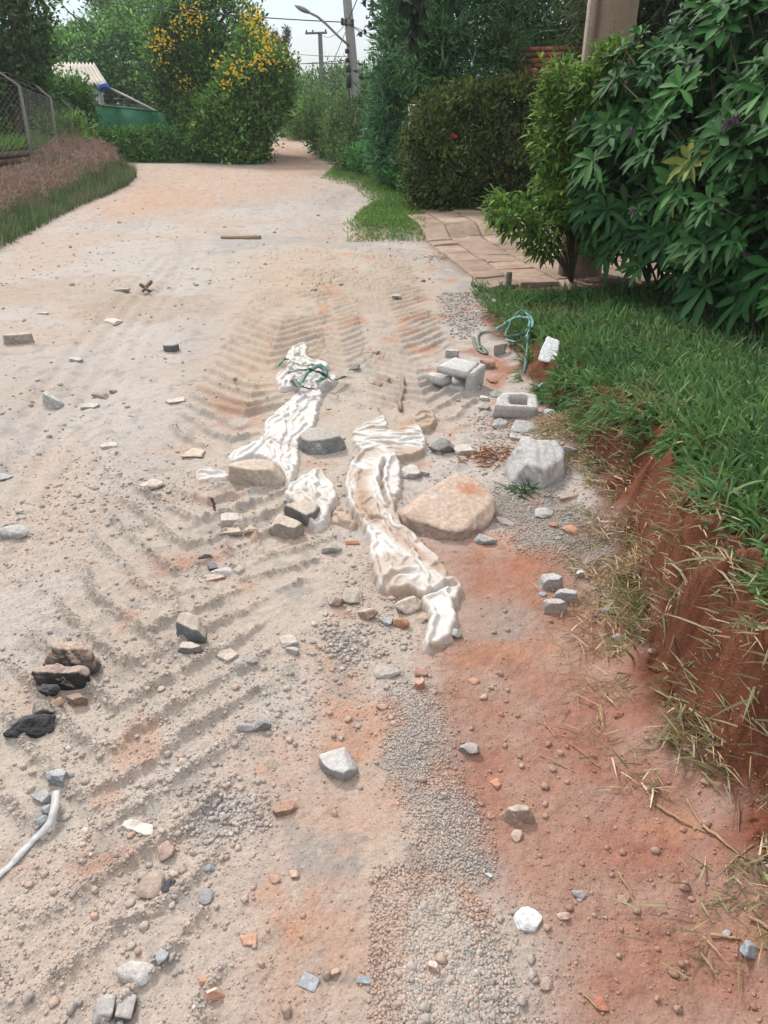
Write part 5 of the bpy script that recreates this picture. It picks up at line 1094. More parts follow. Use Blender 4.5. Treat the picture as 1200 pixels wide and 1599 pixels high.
    hedge('tree', 'broad layered bright green tree rising behind the roofed house', 'tree', [(200, 90, 70, 40, 0), (150, 80, 60, 30, 0), (240, 120, 60, 44, 0), (110, 80, 55, 28, 1), (200, 42, 45, 26, 2), (240, 50, 60, 40, 2), (130, 120, 70, 36, 0), (290, 110, 50, 50, 2), (60, 90, 60, 34, 1), (260, 160, 50, 30, 0), (170, 150, 60, 34, 3)], 42, 5200, 9, .55, .24, .12, [g(.055, .12, .04), g(.075, .16, .048), g(.10, .20, .06), g(.045, .095, .035)], seed=34, up=.05)
    hedge('tree', 'dark tall tree against the sky at the top left', 'tree', [(172, 6, 28, 20, 0), (178, -30, 36, 30, 0), (215, 0, 40, 26, 1), (230, -40, 60, 30, 0)], 52, 1000, 9, .6, .26, .12, [g(.03, .055, .03), g(.04, .075, .035)], seed=35)
    hedge('tree', 'shady broadleaf tree at the left edge above the wire fence', 'tree', [(20, 60, 44, 50, 0), (35, 90, 30, 30, 0), (-30, 30, 60, 60, 0), (40, 10, 30, 34, 0), (10, 120, 50, 40, .5), (50, 130, 20, 22, 1.0), (-40, 110, 60, 50, 0)], 22, 2400, 9, .26, .15, .075, [g(.03, .06, .024), g(.038, .078, .03), g(.05, .10, .035), g(.024, .045, .02)], seed=36)
    hedge('bush', 'leafy vine bush between the wire fence and the roofed house', 'bush', [(88, 142, 18, 16, 0), (116, 150, 20, 22, 0), (100, 178, 30, 26, 0), (70, 160, 26, 26, .5), (125, 178, 16, 22, 0), (60, 185, 28, 26, 0)], 26, 1400, 9, .26, .14, .075, [g(.035, .08, .026), g(.05, .11, .032), g(.06, .13, .036)], seed=37)
    hedge('bush', 'yellow green scrub growing behind the wire fence', 'bush', [(10, 190, 30, 26, 0), (50, 200, 26, 22, 0), (90, 205, 22, 20, 0), (-30, 180, 40, 36, 0), (122, 205, 16, 20, 0)], 22.5, 1000, 9, .22, .14, .05, [g(.06, .12, .03), g(.08, .15, .035), g(.10, .17, .04)], seed=42)
    hedge('hedge', 'long creeper covered hedge below the green wall', 'hedge', [(x_, 234 + (x_ - 150) * .04, 26, 22, 0) for x_ in range(150, 400, 20)] + [(x_, 224, 22, 18, 0) for x_ in range(160, 400, 24)], 25, 3000, 9, .2, .13, .065, [g(.042, .095, .03), g(.058, .13, .038), g(.075, .155, .045)], seed=38, clumpvar=.3)
    hedge('tree', 'small round tree standing at the right end of the green wall', 'tree', [(298, 172, 12, 18, 0), (302, 192, 14, 18, 0)], 25.4, 260, 9, .2, .12, .05, [g(.05, .10, .035), g(.065, .125, .04)], seed=39)
def yellow(spots, Y):
    def f(root, bl, rg):
        mb = MB()
        for px, py in spots:
            p = np.array(W(px, py, Y + rg.uniform(-.2, .4))); n = rg.integers(8, 26); P = p + rg.normal(0, .15, (n, 3)); V, F = leaf_quads(P, rdir(rg, n), rdir(rg, n) + g(0, -.5, 1), .09, .075); mb.add(V, None, F, np.repeat(S(245, 205, 70)[None] * 1.1 * rg.uniform(.8, 1.15, (n, 1)), 4, 0))
        mb.build('blossom', M['leaf'], root)
    return f
hedges()
# ---- sparse araucaria like tree on the skyline
def thin_conifer(px, base_py, top_py, Y, wpx, seed, label):
    rng = np.random.default_rng(seed); b = np.array(W(px, base_py, Y)); t = np.array(W(px, top_py, Y)); b[2] = min(b[2], 0.3); root = empty('tree', (b[0], Y, 0), label, 'tree')
    mb = MB(); H = t[2] - b[2]; q = np.linspace(0, 1, 9)[:, None]; mb.tube(b * (1 - q) + t * q, .12 * (1.1 - q[:, 0]), 7, (.10, .09, .08)); fo = MB(); wid = wpx * Y / FPX
    for k in range(26):
        f = rng.uniform(.45, .99); a = b * (1 - f) + t * f; an = rng.uniform(0, 6.28); ln = wid * (1.15 - f) * rng.uniform(.6, 1.3) * .9
        q = np.linspace(0, 1, 6)[:, None]; e = a + np.array([math.cos(an) * ln, math.sin(an) * ln, ln * rng.uniform(.1, .6)]); Q = a * (1 - q) + e * q; mb.tube(Q, .03 * (1 - .7 * q[:, 0]), 5, (.10, .09, .08))
        for j in range(10):
            c = a + (e - a) * rng.uniform(.35, 1); n = 12; V, F = leaf_quads(c + rng.normal(0, .12, (n, 3)), rdir(rng, n) + g(0, 0, .3), rdir(rng, n), .28, .05); fo.add(V, None, F, g(.07, .10, .07))
    mb.build('trunk', M['bark'], root); fo.build('crown', M['leaf'], root)
thin_conifer(447, 200, 48, 60, 24, 5, 'sparse thin conifer against the sky beside the yellow blossom')
thin_conifer(428, 200, 52, 64, 16, 6, 'darker narrow conifer touching the yellow blossom tree')
# ---- hanging branch with large leaves at the top
def hanging():
    rng = np.random.default_rng(8); root = empty('tree_branch', W(660, -20, 12), 'overhanging branch with large dark drooping leaves against the sky', 'branch')
    mb = MB(); a = np.array(W(700, -40, 12.4)); fo = MB()
    for px, py in [(640, 10), (652, 20), (628, 8), (645, 48), (655, 45), (648, 30), (660, 10), (640, 62)]:
        e = np.array(W(px, py - 8, 12)); q = np.linspace(0, 1, 6)[:, None]; mb.tube(a * (1 - q) + e * q + g(0, 0, .05) * np.sin(q * 3.1), .012 * (1.2 - q[:, 0]), 5, (.08, .07, .05)); n = 9
        D = norm(rdir(rng, n) * .8 + g(0, 0, -.7)); V, F = leaf_strips(np.repeat(e[None], n, 0), D, rdir(rng, n), .19, .06, (.2, .8, 1, .8, .1), bend=.3); fo.add(V, None, F, g(.022, .040, .025))
    mb.build('branch', M['bark'], root); fo.build('foliage', M['leaf'], root)
hanging()

# ------------------------------------------------------------------ grass
def grass(name, label, x, y, Ln, Wd, cols, lean=(0, 0, 0), seed=0, mat='grass', spread=.45, bend=.45, dead=.0, rows=4, lift=0, tuft=.0):
    rng = np.random.default_rng(seed); n = len(x); z = gz(x, y, False) - .006 + lift
    D = norm(np.stack([rng.normal(0, spread, n), rng.normal(0, spread, n), np.ones(n)], 1) + np.array(lean)); Nn = norm(rng.normal(0, 1, (n, 3)) * g(1, 1, .2))
    cols = np.array(cols); big = np.clip((fbm(x * 2.3, y * 2.3, seed, 3) * 1.6 - .3) * len(cols), 0, len(cols) - .01)
    ci = np.clip((big + rng.normal(0, .6, n)).astype(int), 0, len(cols) - 1); C = cols[ci] * rng.uniform(.75, 1.25, (n, 1))
    L_ = Ln * rng.uniform(.5, 1.25, n) * (.7 + .6 * fbm(x * 3, y * 3, seed + 2, 2)); prof = {4: (.8, 1, .7, .06), 5: (.7, 1, .9, .6, .05), 3: (.9, .9, .1)}[rows]
    V, F = leaf_strips(np.stack([x, y, z], 1), D, Nn, L_, Wd * rng.uniform(.7, 1.3, n), prof, fold=.15, bend=bend * rng.uniform(.4, 1.6, n))
    mb = MB(); mb.add(V, None, F, np.repeat(C, 3 * rows, 0)); o = mb.build(name, M[mat]); return tag(o, label, name.replace('_', ' '), kind='stuff')
BARE1 = GP([(990, 690), (1040, 680), (1100, 700), (1150, 745), (1160, 790), (1190, 850), (1200, 960), (1150, 960), (1120, 900), (1090, 850), (1030, 790), (995, 740)], .22)
BARE2 = GP([(900, 612), (950, 606), (988, 630), (985, 660), (935, 655)], .12)
SHD = G(850, 592)
def verge():
    rng = np.random.default_rng(5); GR = [g(.08, .165, .055), g(.105, .205, .065), g(.145, .25, .08), g(.08, .18, .07), g(.20, .25, .10)]
    n = 33000; y = .9 + 6.6 * rng.uniform(0, 1, n) ** 1.15; x = .9 + rng.uniform(0, 1, n) * (1.2 + .30 * y)
    n1 = fbm(x * 2.5, y * 2.5, 61, 3) - .5; n2 = fbm(x * 9, y * 9, 65, 3) - .5
    u = x - (np.interp(y, TOE[:, 0], TOE[:, 1]) + .22 * n1 + .05 * n2)
    edge = np.interp(y, [0, 1.6, 2.4, 3.2, 4.2, 5.5, 7], [.22, .19, .15, .08, -.02, -.05, -.07]) + .10 * (fbm(x * 5, y * 5, 140, 2) - .5)
    gap = pmask(x, y, GP([(905, 615), (950, 610), (985, 640), (985, 672), (930, 668)], .18), .03)
    k = (u > edge) & (rng.uniform(0, 1, n) > gap) & ~((y > 6.7) & (x > .75)) & (rng.uniform(0, 1, n) < sm(-.02, .12, u - edge) * .8 + .2) & (np.hypot(x - SHD[0], (y - SHD[1]) * .6) > .13)
    grass('grass', 'thick bright green grass covering the top of the right bank', x[k], y[k], .165, .0115, GR, (-.15, -.12, 0), 6, rows=5)
    # blades drooping over the broken edge
    n = 2300; y = rng.uniform(1.0, 4.6, n); n1 = fbm(np.interp(y, TOE[:, 0], TOE[:, 1]) * 2.5, y * 2.5, 61, 3) - .5
    x = np.interp(y, TOE[:, 0], TOE[:, 1]) + .22 * n1 + np.interp(y, [0, 1.6, 2.4, 3.2, 4.2, 5.5, 7], [.22, .19, .15, .08, -.02, -.05, -.07]) + rng.uniform(-.03, .09, n); k = (fbm(x * 4, y * 4, 171, 2) > .38) & (np.hypot(x - SHD[0], (y - SHD[1]) * .6) > .14)
    grass('grass', 'long green blades drooping over the broken edge of the right bank', x[k], y[k], .12, .0095, GR, (-1.1, -.35, 0), 19, spread=.5, bend=.6, rows=5)
    # weeds hanging over the edge and growing on the slope
    n = 1000; y = rng.uniform(1.0, 5.6, n); u0 = rng.uniform(-.05, .34, n); x = np.interp(y, TOE[:, 0], TOE[:, 1]) + u0 + .22 * (fbm(np.interp(y, TOE[:, 0], TOE[:, 1]) * 2.5, y * 2.5, 61, 3) - .5)
    k = (fbm(x * 5, y * 5, 150, 2) > .52 - .12 * sm(3, 4.2, y)) & (np.maximum(pmask(x, y, BARE1, .05), pmask(x, y, BARE2, .04)) < .3)
    grass('grass', 'green weeds sprouting on the red slope of the right bank', x[k], y[k], .085, .007, GR[:3] + [g(.12, .17, .06)], (-.5, -.2, 0), 7, spread=.8)
    n = 1500; t = rng.uniform(0, 1, n); A = GP([(880, 600), (990, 640), (1000, 700), (930, 720), (885, 660)], .08); x = A[:, 0].min() + rng.uniform(0, 1, n) * np.ptp(A[:, 0]); y = A[:, 1].min() + rng.uniform(0, 1, n) * np.ptp(A[:, 1]); k = rng.uniform(0, 1, n) < pmask(x, y, A, .06)
    grass('grass', 'low leafy weeds on the collapsed step of the bank near the white shard', x[k], y[k], .07, .012, GR[1:3] + [g(.10, .19, .05)], (-.3, -.2, 0), 8, spread=.9)
    # litter of cut dry grass along the toe
    ST = [1.2 * c for c in (S(214, 184, 152), S(200, 172, 140), S(184, 168, 128), S(160, 160, 118), S(222, 198, 170), S(176, 142, 112))]
    n = 7000; y = rng.uniform(.85, 3.7, n); x = np.interp(y, TOE[:, 0], TOE[:, 1]) + rng.normal(-.01, .105, n) + .22 * (fbm(x[:1].repeat(n) * 0 + .9 * 2.5, y * 2.5, 61, 3) - .5)
    bare = np.maximum(pmask(x, y, BARE1, .05), pmask(x, y, BARE2, .04))
    k = (rng.uniform(0, 1, n) > bare * .93) & (fbm(x * 6, y * 6, 160, 3) > .36 + .1 * sm(.1, .0, x - np.interp(y, TOE[:, 0], TOE[:, 1]))); x, y = x[k], y[k]
    grass('dry_grass', 'litter of cut dry grass along the foot of the right bank', x, y, .062, .0046, ST, seed=9, mat='straw', spread=5.0, bend=.1, rows=3, lift=.019)
    n = 1300; y = rng.uniform(1.3, 4.2, n); x = np.interp(y, TOE[:, 0], TOE[:, 1]) + rng.uniform(.02, .32, n)
    k = (fbm(x * 6, y * 6, 165, 3) > .47) & (np.maximum(pmask(x, y, BARE1, .05), pmask(x, y, BARE2, .04)) < .3 + .5 * rng.uniform(0, 1, n))
    grass('dry_grass', 'dry roots and withered blades hanging on the red slope', x[k], y[k], .07, .003, ST[:2] + [S(130, 100, 78)], (-.3, 0, -.7), seed=10, mat='straw', spread=1.6, bend=.5, rows=3)
    for (px, py, nn, rad, cl, ln, lb, sd) in [(690, 405, 160, .16, [S(190, 150, 110), S(170, 160, 100)], .05, 'thin yellowish dry tuft at the outer edge of the paved drive', 41), (1060, 1040, 80, .07, [g(.26, .25, .15), g(.36, .32, .21), g(.16, .19, .09)], .14, 'flattened olive grass clump on the clay below the bank', 31), (1120, 1210, 60, .10, [g(.34, .31, .2), g(.22, .23, .13), g(.42, .36, .25)], .13, 'larger flattened pale grass clump at the right edge below the bank', 32),
            (822, 766, 46, .03, [g(.06, .12, .05), g(.09, .15, .07)], .10, 'plucked green grass tuft below the pale grey concrete boulder', 33), (1090, 870, 70, .03, [g(.08, .13, .05), g(.16, .17, .09)], .15, 'upright grass tuft at the foot of the red slope', 34),
            (762, 715, 130, .06, [S(190, 130, 96), S(170, 120, 90), S(200, 150, 116)], .08, 'bunch of brown dry grass left of the pale grey concrete boulder', 35), (1090, 935, 50, .05, [g(.28, .27, .17), g(.36, .31, .22)], .12, 'withered grass clump on the clay between the other clumps', 36),
            (985, 1380, 0, .05, [g(.1, .1, .1)], .1, '', 37), (955, 905, 60, .06, [S(170, 165, 120), S(196, 170, 130)], .10, 'thin dry grass bunch near the three huddled concrete lumps', 38)]:
        if nn == 0: continue
        cx, cy, _ = G(px, py); x = cx + rng.normal(0, rad, nn); y = cy + rng.normal(0, rad, nn)
        o = grass('grass_tuft', lb, x, y, ln, .007, cl, (rng.uniform(-.8, .1), -.9, -.5), sd, spread=1.2 if sd != 34 else .3, rows=4, lift=.01); o['kind'] = 'thing'; o['category'] = 'grass tuft'
    # far right verge between lane and hedges
    n = 60000; y = rng.uniform(9.7, 24, n); xe = np.interp(y, EDG[:, 1], EDG[:, 0]); x = xe + rng.uniform(0, 1, n) * (3.4 - .10 * (y - 9.7)); k = (rng.uniform(0, 1, n) < sm(-.05, .35, x - xe)) & ~((x > .55) & (y < 11.6)) & (x < 2.6)
    grass('grass', 'mown green grass verge between the road and the hedges', x[k], y[k], .10, .014, [g(.11, .21, .05), g(.14, .26, .06), g(.17, .29, .07)], (0, 0, 0), 12, rows=3)
    n = 2500; P = GP([(740, 440), (800, 455), (850, 470), (860, 520), (800, 530), (765, 480), (740, 455)], .03); x = P[:, 0].min() + rng.uniform(0, 1, n) * np.ptp(P[:, 0]); y = P[:, 1].min() + rng.uniform(0, 1, n) * np.ptp(P[:, 1]); k = rng.uniform(0, 1, n) < pmask(x, y, P, .08)
    grass('grass', 'grass tip reaching to the corner of the paved drive', x[k], y[k], .11, .009, GR, (-.2, 0, 0), 13)
    n = 1100; P = GP([(658, 345), (690, 343), (690, 358), (658, 360)], .0); x = rng.uniform(P[:, 0].min(), P[:, 0].max(), n); y = rng.uniform(P[:, 1].min(), P[:, 1].max(), n)
    grass('grass', 'yellowish grass tuft patch at the hedge end of the paved drive', x, y, .06, .010, [g(.13, .18, .06), g(.16, .2, .08)], (0, 0, 0), 14, rows=3)
verge()
# ------------------------------------------------------------------ left bank: pink plumed grass below, rank grass above
def left_bank():
    rng = np.random.default_rng(15)
    n = 34000; y = 7.5 + 12.5 * rng.uniform(0, 1, n) ** .9; xl = np.interp(y, LT[:, 0], LT[:, 1]); x = xl - .05 - 1.9 * rng.uniform(0, 1, n) ** .9
    hgt = (.24 + .20 * sm(0, .9, xl - x)) * (1 + .45 * sm(12, 17, y))
    hgt = np.minimum(hgt, (.38 + .02 * (y - 9) + .2 * sm(15.5, 17.5, y) - gz(x, y, False)) * (.6 + .7 * fbm(x * 1.6, y * 1.6, 77, 3)) * rng.uniform(.7, 1.2, n)); k = hgt > .12; x, y, hgt = x[k], y[k], hgt[k]
    grass('grass', 'tall grey green grass on the left roadside bank', x, y, hgt * .85, .011, [g(.11, .17, .07), g(.13, .20, .08), g(.15, .19, .10), g(.18, .18, .11)], (.1, 0, 0), 16, spread=.16, bend=.12, rows=4)
    m = 3300; y = 8.2 + 12 * rng.uniform(0, 1, m); xl = np.interp(y, LT[:, 0], LT[:, 1]); x = xl - .35 - 1.45 * rng.uniform(0, 1, m)
    z = gz(x, y, False); h = np.minimum((.36 + .022 * (y - 9) + .2 * sm(15.5, 17.5, y) - z) * (.55 + .8 * fbm(x * 1.6, y * 1.6, 77, 3)), (.26 + .20 * sm(0, .9, xl - x)) * (1 + .6 * sm(12, 17, y))) * rng.uniform(.65, 1.15, m); tip = np.stack([x, y, z + h], 1)
    per = 7; idx = np.repeat(np.arange(m), per); P = tip[idx] + np.stack([rng.normal(0, .03, m * per), rng.normal(0, .03, m * per), rng.uniform(-.12, .03, m * per)], 1)
    D = norm(rng.normal(0, .45, (m * per, 3)) + g(.25, 0, 1)); V, F = leaf_strips(P, D, rdir(rng, m * per), .075, .008, (.4, 1, .3), bend=.3)
    C = np.array([S(204, 164, 156), S(192, 152, 144), S(214, 184, 172), S(178, 140, 126)])[rng.integers(0, 4, m)][idx]
    mb = MB(); mb.add(V, None, F, np.repeat(C, 9, 0)); tag(mb.build('grass_plumes', M['straw']), 'hazy pink seed plumes over the left roadside grass', 'grass plumes', kind='stuff')
    n = 24000; y = 12.0 + 11.5 * rng.uniform(0, 1, n); x = np.interp(y, [12, 19.8, 21.5, 24], [-8.75, -7.9, -8.0, -9.5]) - 4.5 * rng.uniform(0, 1, n) ** 1.5
    grass('grass', 'rank yellow green grass on the raised ground behind the low wall', x, y, .42, .018, [g(.11, .20, .045), g(.14, .25, .05), g(.17, .28, .06), g(.09, .16, .045)], (.1, -.2, 0), 17, spread=.4, bend=.4, rows=4)
    # crumbs and pale stones along the left road edge are gravel stuff
    n = 7000; y = rng.uniform(24.5, 46, n); x = rng.uniform(-16, 6, n); lane = GP([(440, 300), (398, 262), (405, 245), (412, 231), (426, 218), (500, 218), (514, 245), (524, 262), (548, 290)]); k = pmask(x, y, lane, .15) < .3
    grass('grass', 'rough grass under the hedges beyond the junction', x[k], y[k], .16, .03, [g(.06, .12, .035), g(.08, .15, .045)], (0, 0, 0), 18, rows=3)
left_bank()
# ------------------------------------------------------------------ paved drive
def drive():
    rng = np.random.default_rng(3); mb = MB(); ang = .15; ca, sa = math.cos(ang), math.sin(ang)
    out = [G(652, 350), G(650, 372), G(672, 400), G(704, 424), G(745, 440), G(792, 452), (2.3, 6.9, 0), (4.2, 7.6, 0), (4.6, 12.5, 0), (2.4, 12.6, 0), (.55, 12.2, 0)]
    out = np.array([o[:2] for o in out]); x0 = .62
    while x0 < 5.2:
        w = rng.uniform(.30, .40); y0 = 6.2 + rng.uniform(0, .4)
        while y0 < 13.2:
            l = rng.uniform(.30, .55); cx, cy = x0 + w / 2, y0 + l / 2; X = cx * ca - (cy - 9) * sa; Y = 9 + cx * sa + (cy - 9) * ca
            if inside(np.array([X]), np.array([Y]), out)[0]:
                nn = 12; q = np.concatenate([[-1, -.965], np.linspace(-.9, .9, 8), [.965, 1]]); a, b = np.meshgrid(q, q); gx = a * (w / 2 - .009); gy = b * (l / 2 - .009)
                gx = gx + .008 * (fbm(a * .9 + x0 * 7, b * .9 + y0 * 5, 3, 2) - .5) * 2; gy = gy + .010 * (fbm(a * .9 + y0 * 3, b * .9 + x0, 4, 2) - .5) * 2
                wx, wy = (cx + gx), (cy - 9 + gy); PX = wx * ca - wy * sa; PY = 9 + wx * sa + wy * ca; tz = rng.uniform(.026, .040)
                Z = gz(PX, PY, False) + tz + .006 * (fbm(PX * 5, PY * 5, 9, 3) - .5) + rng.normal(0, .004) * a + rng.normal(0, .004) * b
                edge = (np.abs(a) > .99) | (np.abs(b) > .99); Z = np.where(edge, Z - .008, Z)
                V = np.stack([PX, PY, Z], -1).reshape(-1, 3); i = (np.arange(nn - 1)[:, None] * nn + np.arange(nn - 1)[None]).ravel(); F = np.stack([i, i + 1, i + nn + 1, i + nn], 1)
                rim = np.concatenate([np.arange(nn), np.arange(1, nn) * nn + nn - 1, (nn - 1) * nn + np.arange(nn - 2, -1, -1), np.arange(nn - 2, 0, -1) * nn]); k = len(rim); Vr = V[rim] - np.array([0, 0, .06]); j = np.arange(k)
                F2 = np.stack([rim, nn * nn + j, nn * nn + (j + 1) % k, rim[(j + 1) % k]], 1)
                c = S(190, 167, 150) * rng.uniform(.78, 1.12) * (g(1, .97, .96) if rng.uniform() < .5 else 1)
                Vv = np.vstack([V, Vr]); cc = c * (.65 + .7 * fbm(Vv[:, 0] * 6, Vv[:, 1] * 6, 12, 5))[:, None]; mb.add(Vv, None, np.vstack([F, F2]), cc)
            y0 += l
        x0 += w
    tag(mb.build('driveway', M['paving']), kind='structure')
drive()
# ------------------------------------------------------------------ thick pole with a board, marker stake
def near_pole():
    bx, by = 1.90, 7.35; z0 = gz1(bx, by) - .2; root = empty('utility_pole', (bx, by, z0), 'thick grey brown concrete pole rising out of the shrubs at the right', 'pole')
    mb = MB(); t = np.linspace(0, 1, 24)[:, None]; P = np.array([bx, by, z0]) + t * g(.05, 0, 7.5); c = S(172, 148, 130) * (.75 + .5 * fbm(t * 9, t * 0, 4, 3)); mb.tube(P, .185 - .03 * t[:, 0], 28, np.broadcast_to(c, (24, 3))); mb.build('shaft', M['paving'], root)
    mb = MB(); mb.box((bx - .205, by - .06, z0 + 1.9), (.035, .12, 3.8), S(176, 160, 146), rotz(.05)); mb.build('board', M['wood'], root)
near_pole()
def box_thing(name, loc, size, col, label, cat, mat='wood', rz=0, seed=0, bev=.004):
    V, F = prism_ring([(-size[0] / 2, -size[1] / 2), (size[0] / 2, -size[1] / 2), (size[0] / 2, size[1] / 2), (-size[0] / 2, size[1] / 2)], None, 0, size[2], '', None, seed=seed, bev=bev)
    mb = MB(); mb.add(V @ rotz(rz).T, F, None, np.array(col) * (.85 + .3 * vn3(V * 20, seed))[:, None]); o = mb.build(name, M[mat], smooth=False); o.location = loc; return tag(o, label, cat)
x, y, _ = G(793, 455); box_thing('marker_stake', (x, y, gz1(x, y) - .03), (.05, .04, .18), S(170, 160, 150), 'short grey stake at the corner of the paved drive', 'stake', rz=.3)
x, y, _ = G(583, 270); box_thing('marker_stone', (x, y, gz1(x, y)), (.10, .07, .27), S(236, 236, 238), 'small white marker on the far verge by the hedges', 'marker', 'concrete', rz=.2)
x, y, _ = G(923, 455); o = place_rock('brick_fragment', 923, 452, 24, 10, SL, S(210, 170, 140), BRICK, 'orange tile piece lying in the grass under the tall shrub', h=.2); o.location.z = gz1(o.location.x, o.location.y) + .05
# ------------------------------------------------------------------ brick wall behind the conifers, wire panel
def brick_wall(name, p0, p1, z0, z1, th, bw, bh, col, mort, label, cat, seed=0):
    rng = np.random.default_rng(seed); p0 = np.array(p0); p1 = np.array(p1); d = p1 - p0; L_ = np.linalg.norm(d); d /= L_; nrm = g(-d[1], d[0]); R = np.array([[d[0], nrm[0], 0], [d[1], nrm[1], 0], [0, 0, 1]])
    root = empty(name, (p0[0], p0[1], z0), label, cat); mb = MB(); mc = (p0 + p1) / 2; mb.box((mc[0], mc[1], (z0 + z1) / 2), (L_ - .02, th * .82, z1 - z0 - .01), mort, R); mb.build('mortar', M['brick'], root)
    mb = MB(); z = z0; r = 0
    while z < z1 - .01:
        s0 = -(bw / 2) * (r % 2)
        while s0 < L_:
            a, b = max(s0, 0), min(s0 + bw - .012, L_)
            if b - a > .03:
                c = p0 + d * (a + b) / 2; mb.box((c[0] + rng.normal(0, .003), c[1], z + bh / 2), (b - a, th + rng.uniform(-.004, .008), bh - .012), col * rng.uniform(.7, 1.2), R)
            s0 += bw
        z += bh; r += 1
    mb.build('brickwork', M['brick'], root, smooth=False); return root
a = W(806, 140, 13.7); b = W(980, 140, 12.9)
brick_wall('brick_wall', a[:2], b[:2], -.1, 2.25, .14, .24, .075, S(186, 116, 92), S(140, 112, 96), 'terracotta brick wall glimpsed between the dark conifers and the pole', 'brick wall', 3)
def wire_mesh(mb, p0, p1, z0a, z1a, z0b, z1b, sp, r, col):
    p0 = np.array(p0); p1 = np.array(p1); L_ = np.linalg.norm(p1 - p0); H = z1a - z0a; n = int((L_ + H) / sp)
    for k in range(n):
        for sg in (0, 1):
            s0 = k * sp - H if sg == 0 else k * sp; pts = []
            u0, u1 = (s0, s0 + H) if sg == 0 else (s0, s0 - H)
            ta, tb = 0.0, 1.0
            for lim in ((0, 1), (L_, -1)):
                pass
            f = lambda t: u0 + (u1 - u0) * t
            ts = [0.0, 1.0]
            lo, hi = min(u0, u1), max(u0, u1)
            if hi <= 0 or lo >= L_: continue
            inv = lambda u: (u - u0) / (u1 - u0)
            ta = max(0.0, min(inv(0), inv(L_))); tb = min(1.0, max(inv(0), inv(L_)))
            if tb - ta < .02: continue
            Q = []
            for t in (ta, tb):
                u = f(t) / L_; p = p0 * (1 - u) + p1 * u; za = z0a * (1 - u) + z0b * u; zb = z1a * (1 - u) + z1b * u; Q.append((p[0], p[1], za + (zb - za) * t))
            mb.tube(np.array(Q), r, 3, col, cap=False)
def wire_panel():
    a = W(640, 165, 13.2); b = W(692, 165, 13.0); root = empty('mesh_fence', (a[0], a[1], .2), 'grey wire mesh fence panel above the hedge end', 'fence panel'); mb = MB()
    for p in (a, b): mb.tube(np.array([[p[0], p[1], .1], [p[0], p[1], p[2]]]), .022, 8, S(190, 192, 190))
    mb.tube(np.array([a, b]), .018, 8, S(190, 192, 190)); mb.build('frame', M['metal'], root); mb = MB(); wire_mesh(mb, a[:2], b[:2], .6, a[2], .6, b[2], .045, .0022, S(176, 184, 184)); mb.build('mesh', M['metal'], root)
wire_panel()
# ------------------------------------------------------------------ low block wall and wire fence on the left
wa = (-8.6, 12.0); wb = (-7.75, 19.8)
brick_wall('retaining_wall', wa, wb, .26, .64, .16, .42, .125, S(140, 118, 106), S(84, 74, 68), 'low weathered block retaining wall on the left bank', 'low wall', 5)
def wire_fence():
    spots = [(35, 168, 30, 134, 17.0, 6, 114), (90, 229, 79, 153, 20.0, 61, 134), (113, 214, 112, 170, 22.5, 100, 156), (136, 226, 134, 182, 23.0, 123, 167)]
    tops = []; root = None
    for bx, by, tx, ty, Y, ax, ay in spots:
        p = np.array(W(tx, ty, Y)); b = np.array([W(bx, by, Y)[0], Y, gz1(W(bx, by, Y)[0], Y) - .1]); e = np.array(W(ax, ay, Y)); e[1] -= .15; tops.append((b, p, e))
    root = empty('wire_fence', tuple(tops[0][0]), 'old wire mesh fence on concrete posts with bent tops on the left bank', 'fence')
    for b, p, e in tops:
        mb = MB(); mb.tube(np.array([b, b * .5 + p * .5, p, p * .85 + e * .15, e]), [.04, .036, .036, .03, .024], 4, S(166, 160, 152)); mb.build('post', M['concrete'], root, smooth=False)
    mb = MB(); x0 = (-10.0, 12.0); 
    pts = [np.array([-9.4, 12.5, 0])] + [t[0] for t in (tops[0], tops[1], tops[3])]; tp = [2.05] + [t[1][2] for t in (tops[0], tops[1], tops[3])]
    for i in range(3): wire_mesh(mb, pts[i][:2], pts[i + 1][:2], .6, tp[i], .6, tp[i + 1], .13, .0016, S(170, 170, 166))
    mb.build('mesh', M['metal'], root)
    mb = MB()
    for i in range(3):
        for f in (0, .5, 1):
            A = np.array([pts[i][0] - .1 * f, pts[i][1] - .1 * f, tp[i] + .22 * f]); Bq = np.array([pts[i + 1][0] - .1 * f, pts[i + 1][1] - .1 * f, tp[i + 1] + .22 * f]); mb.tube(np.array([A, Bq]), .0035, 4, S(140, 140, 140))
    mb.build('barbed_wire', M['metal'], root)
wire_fence()
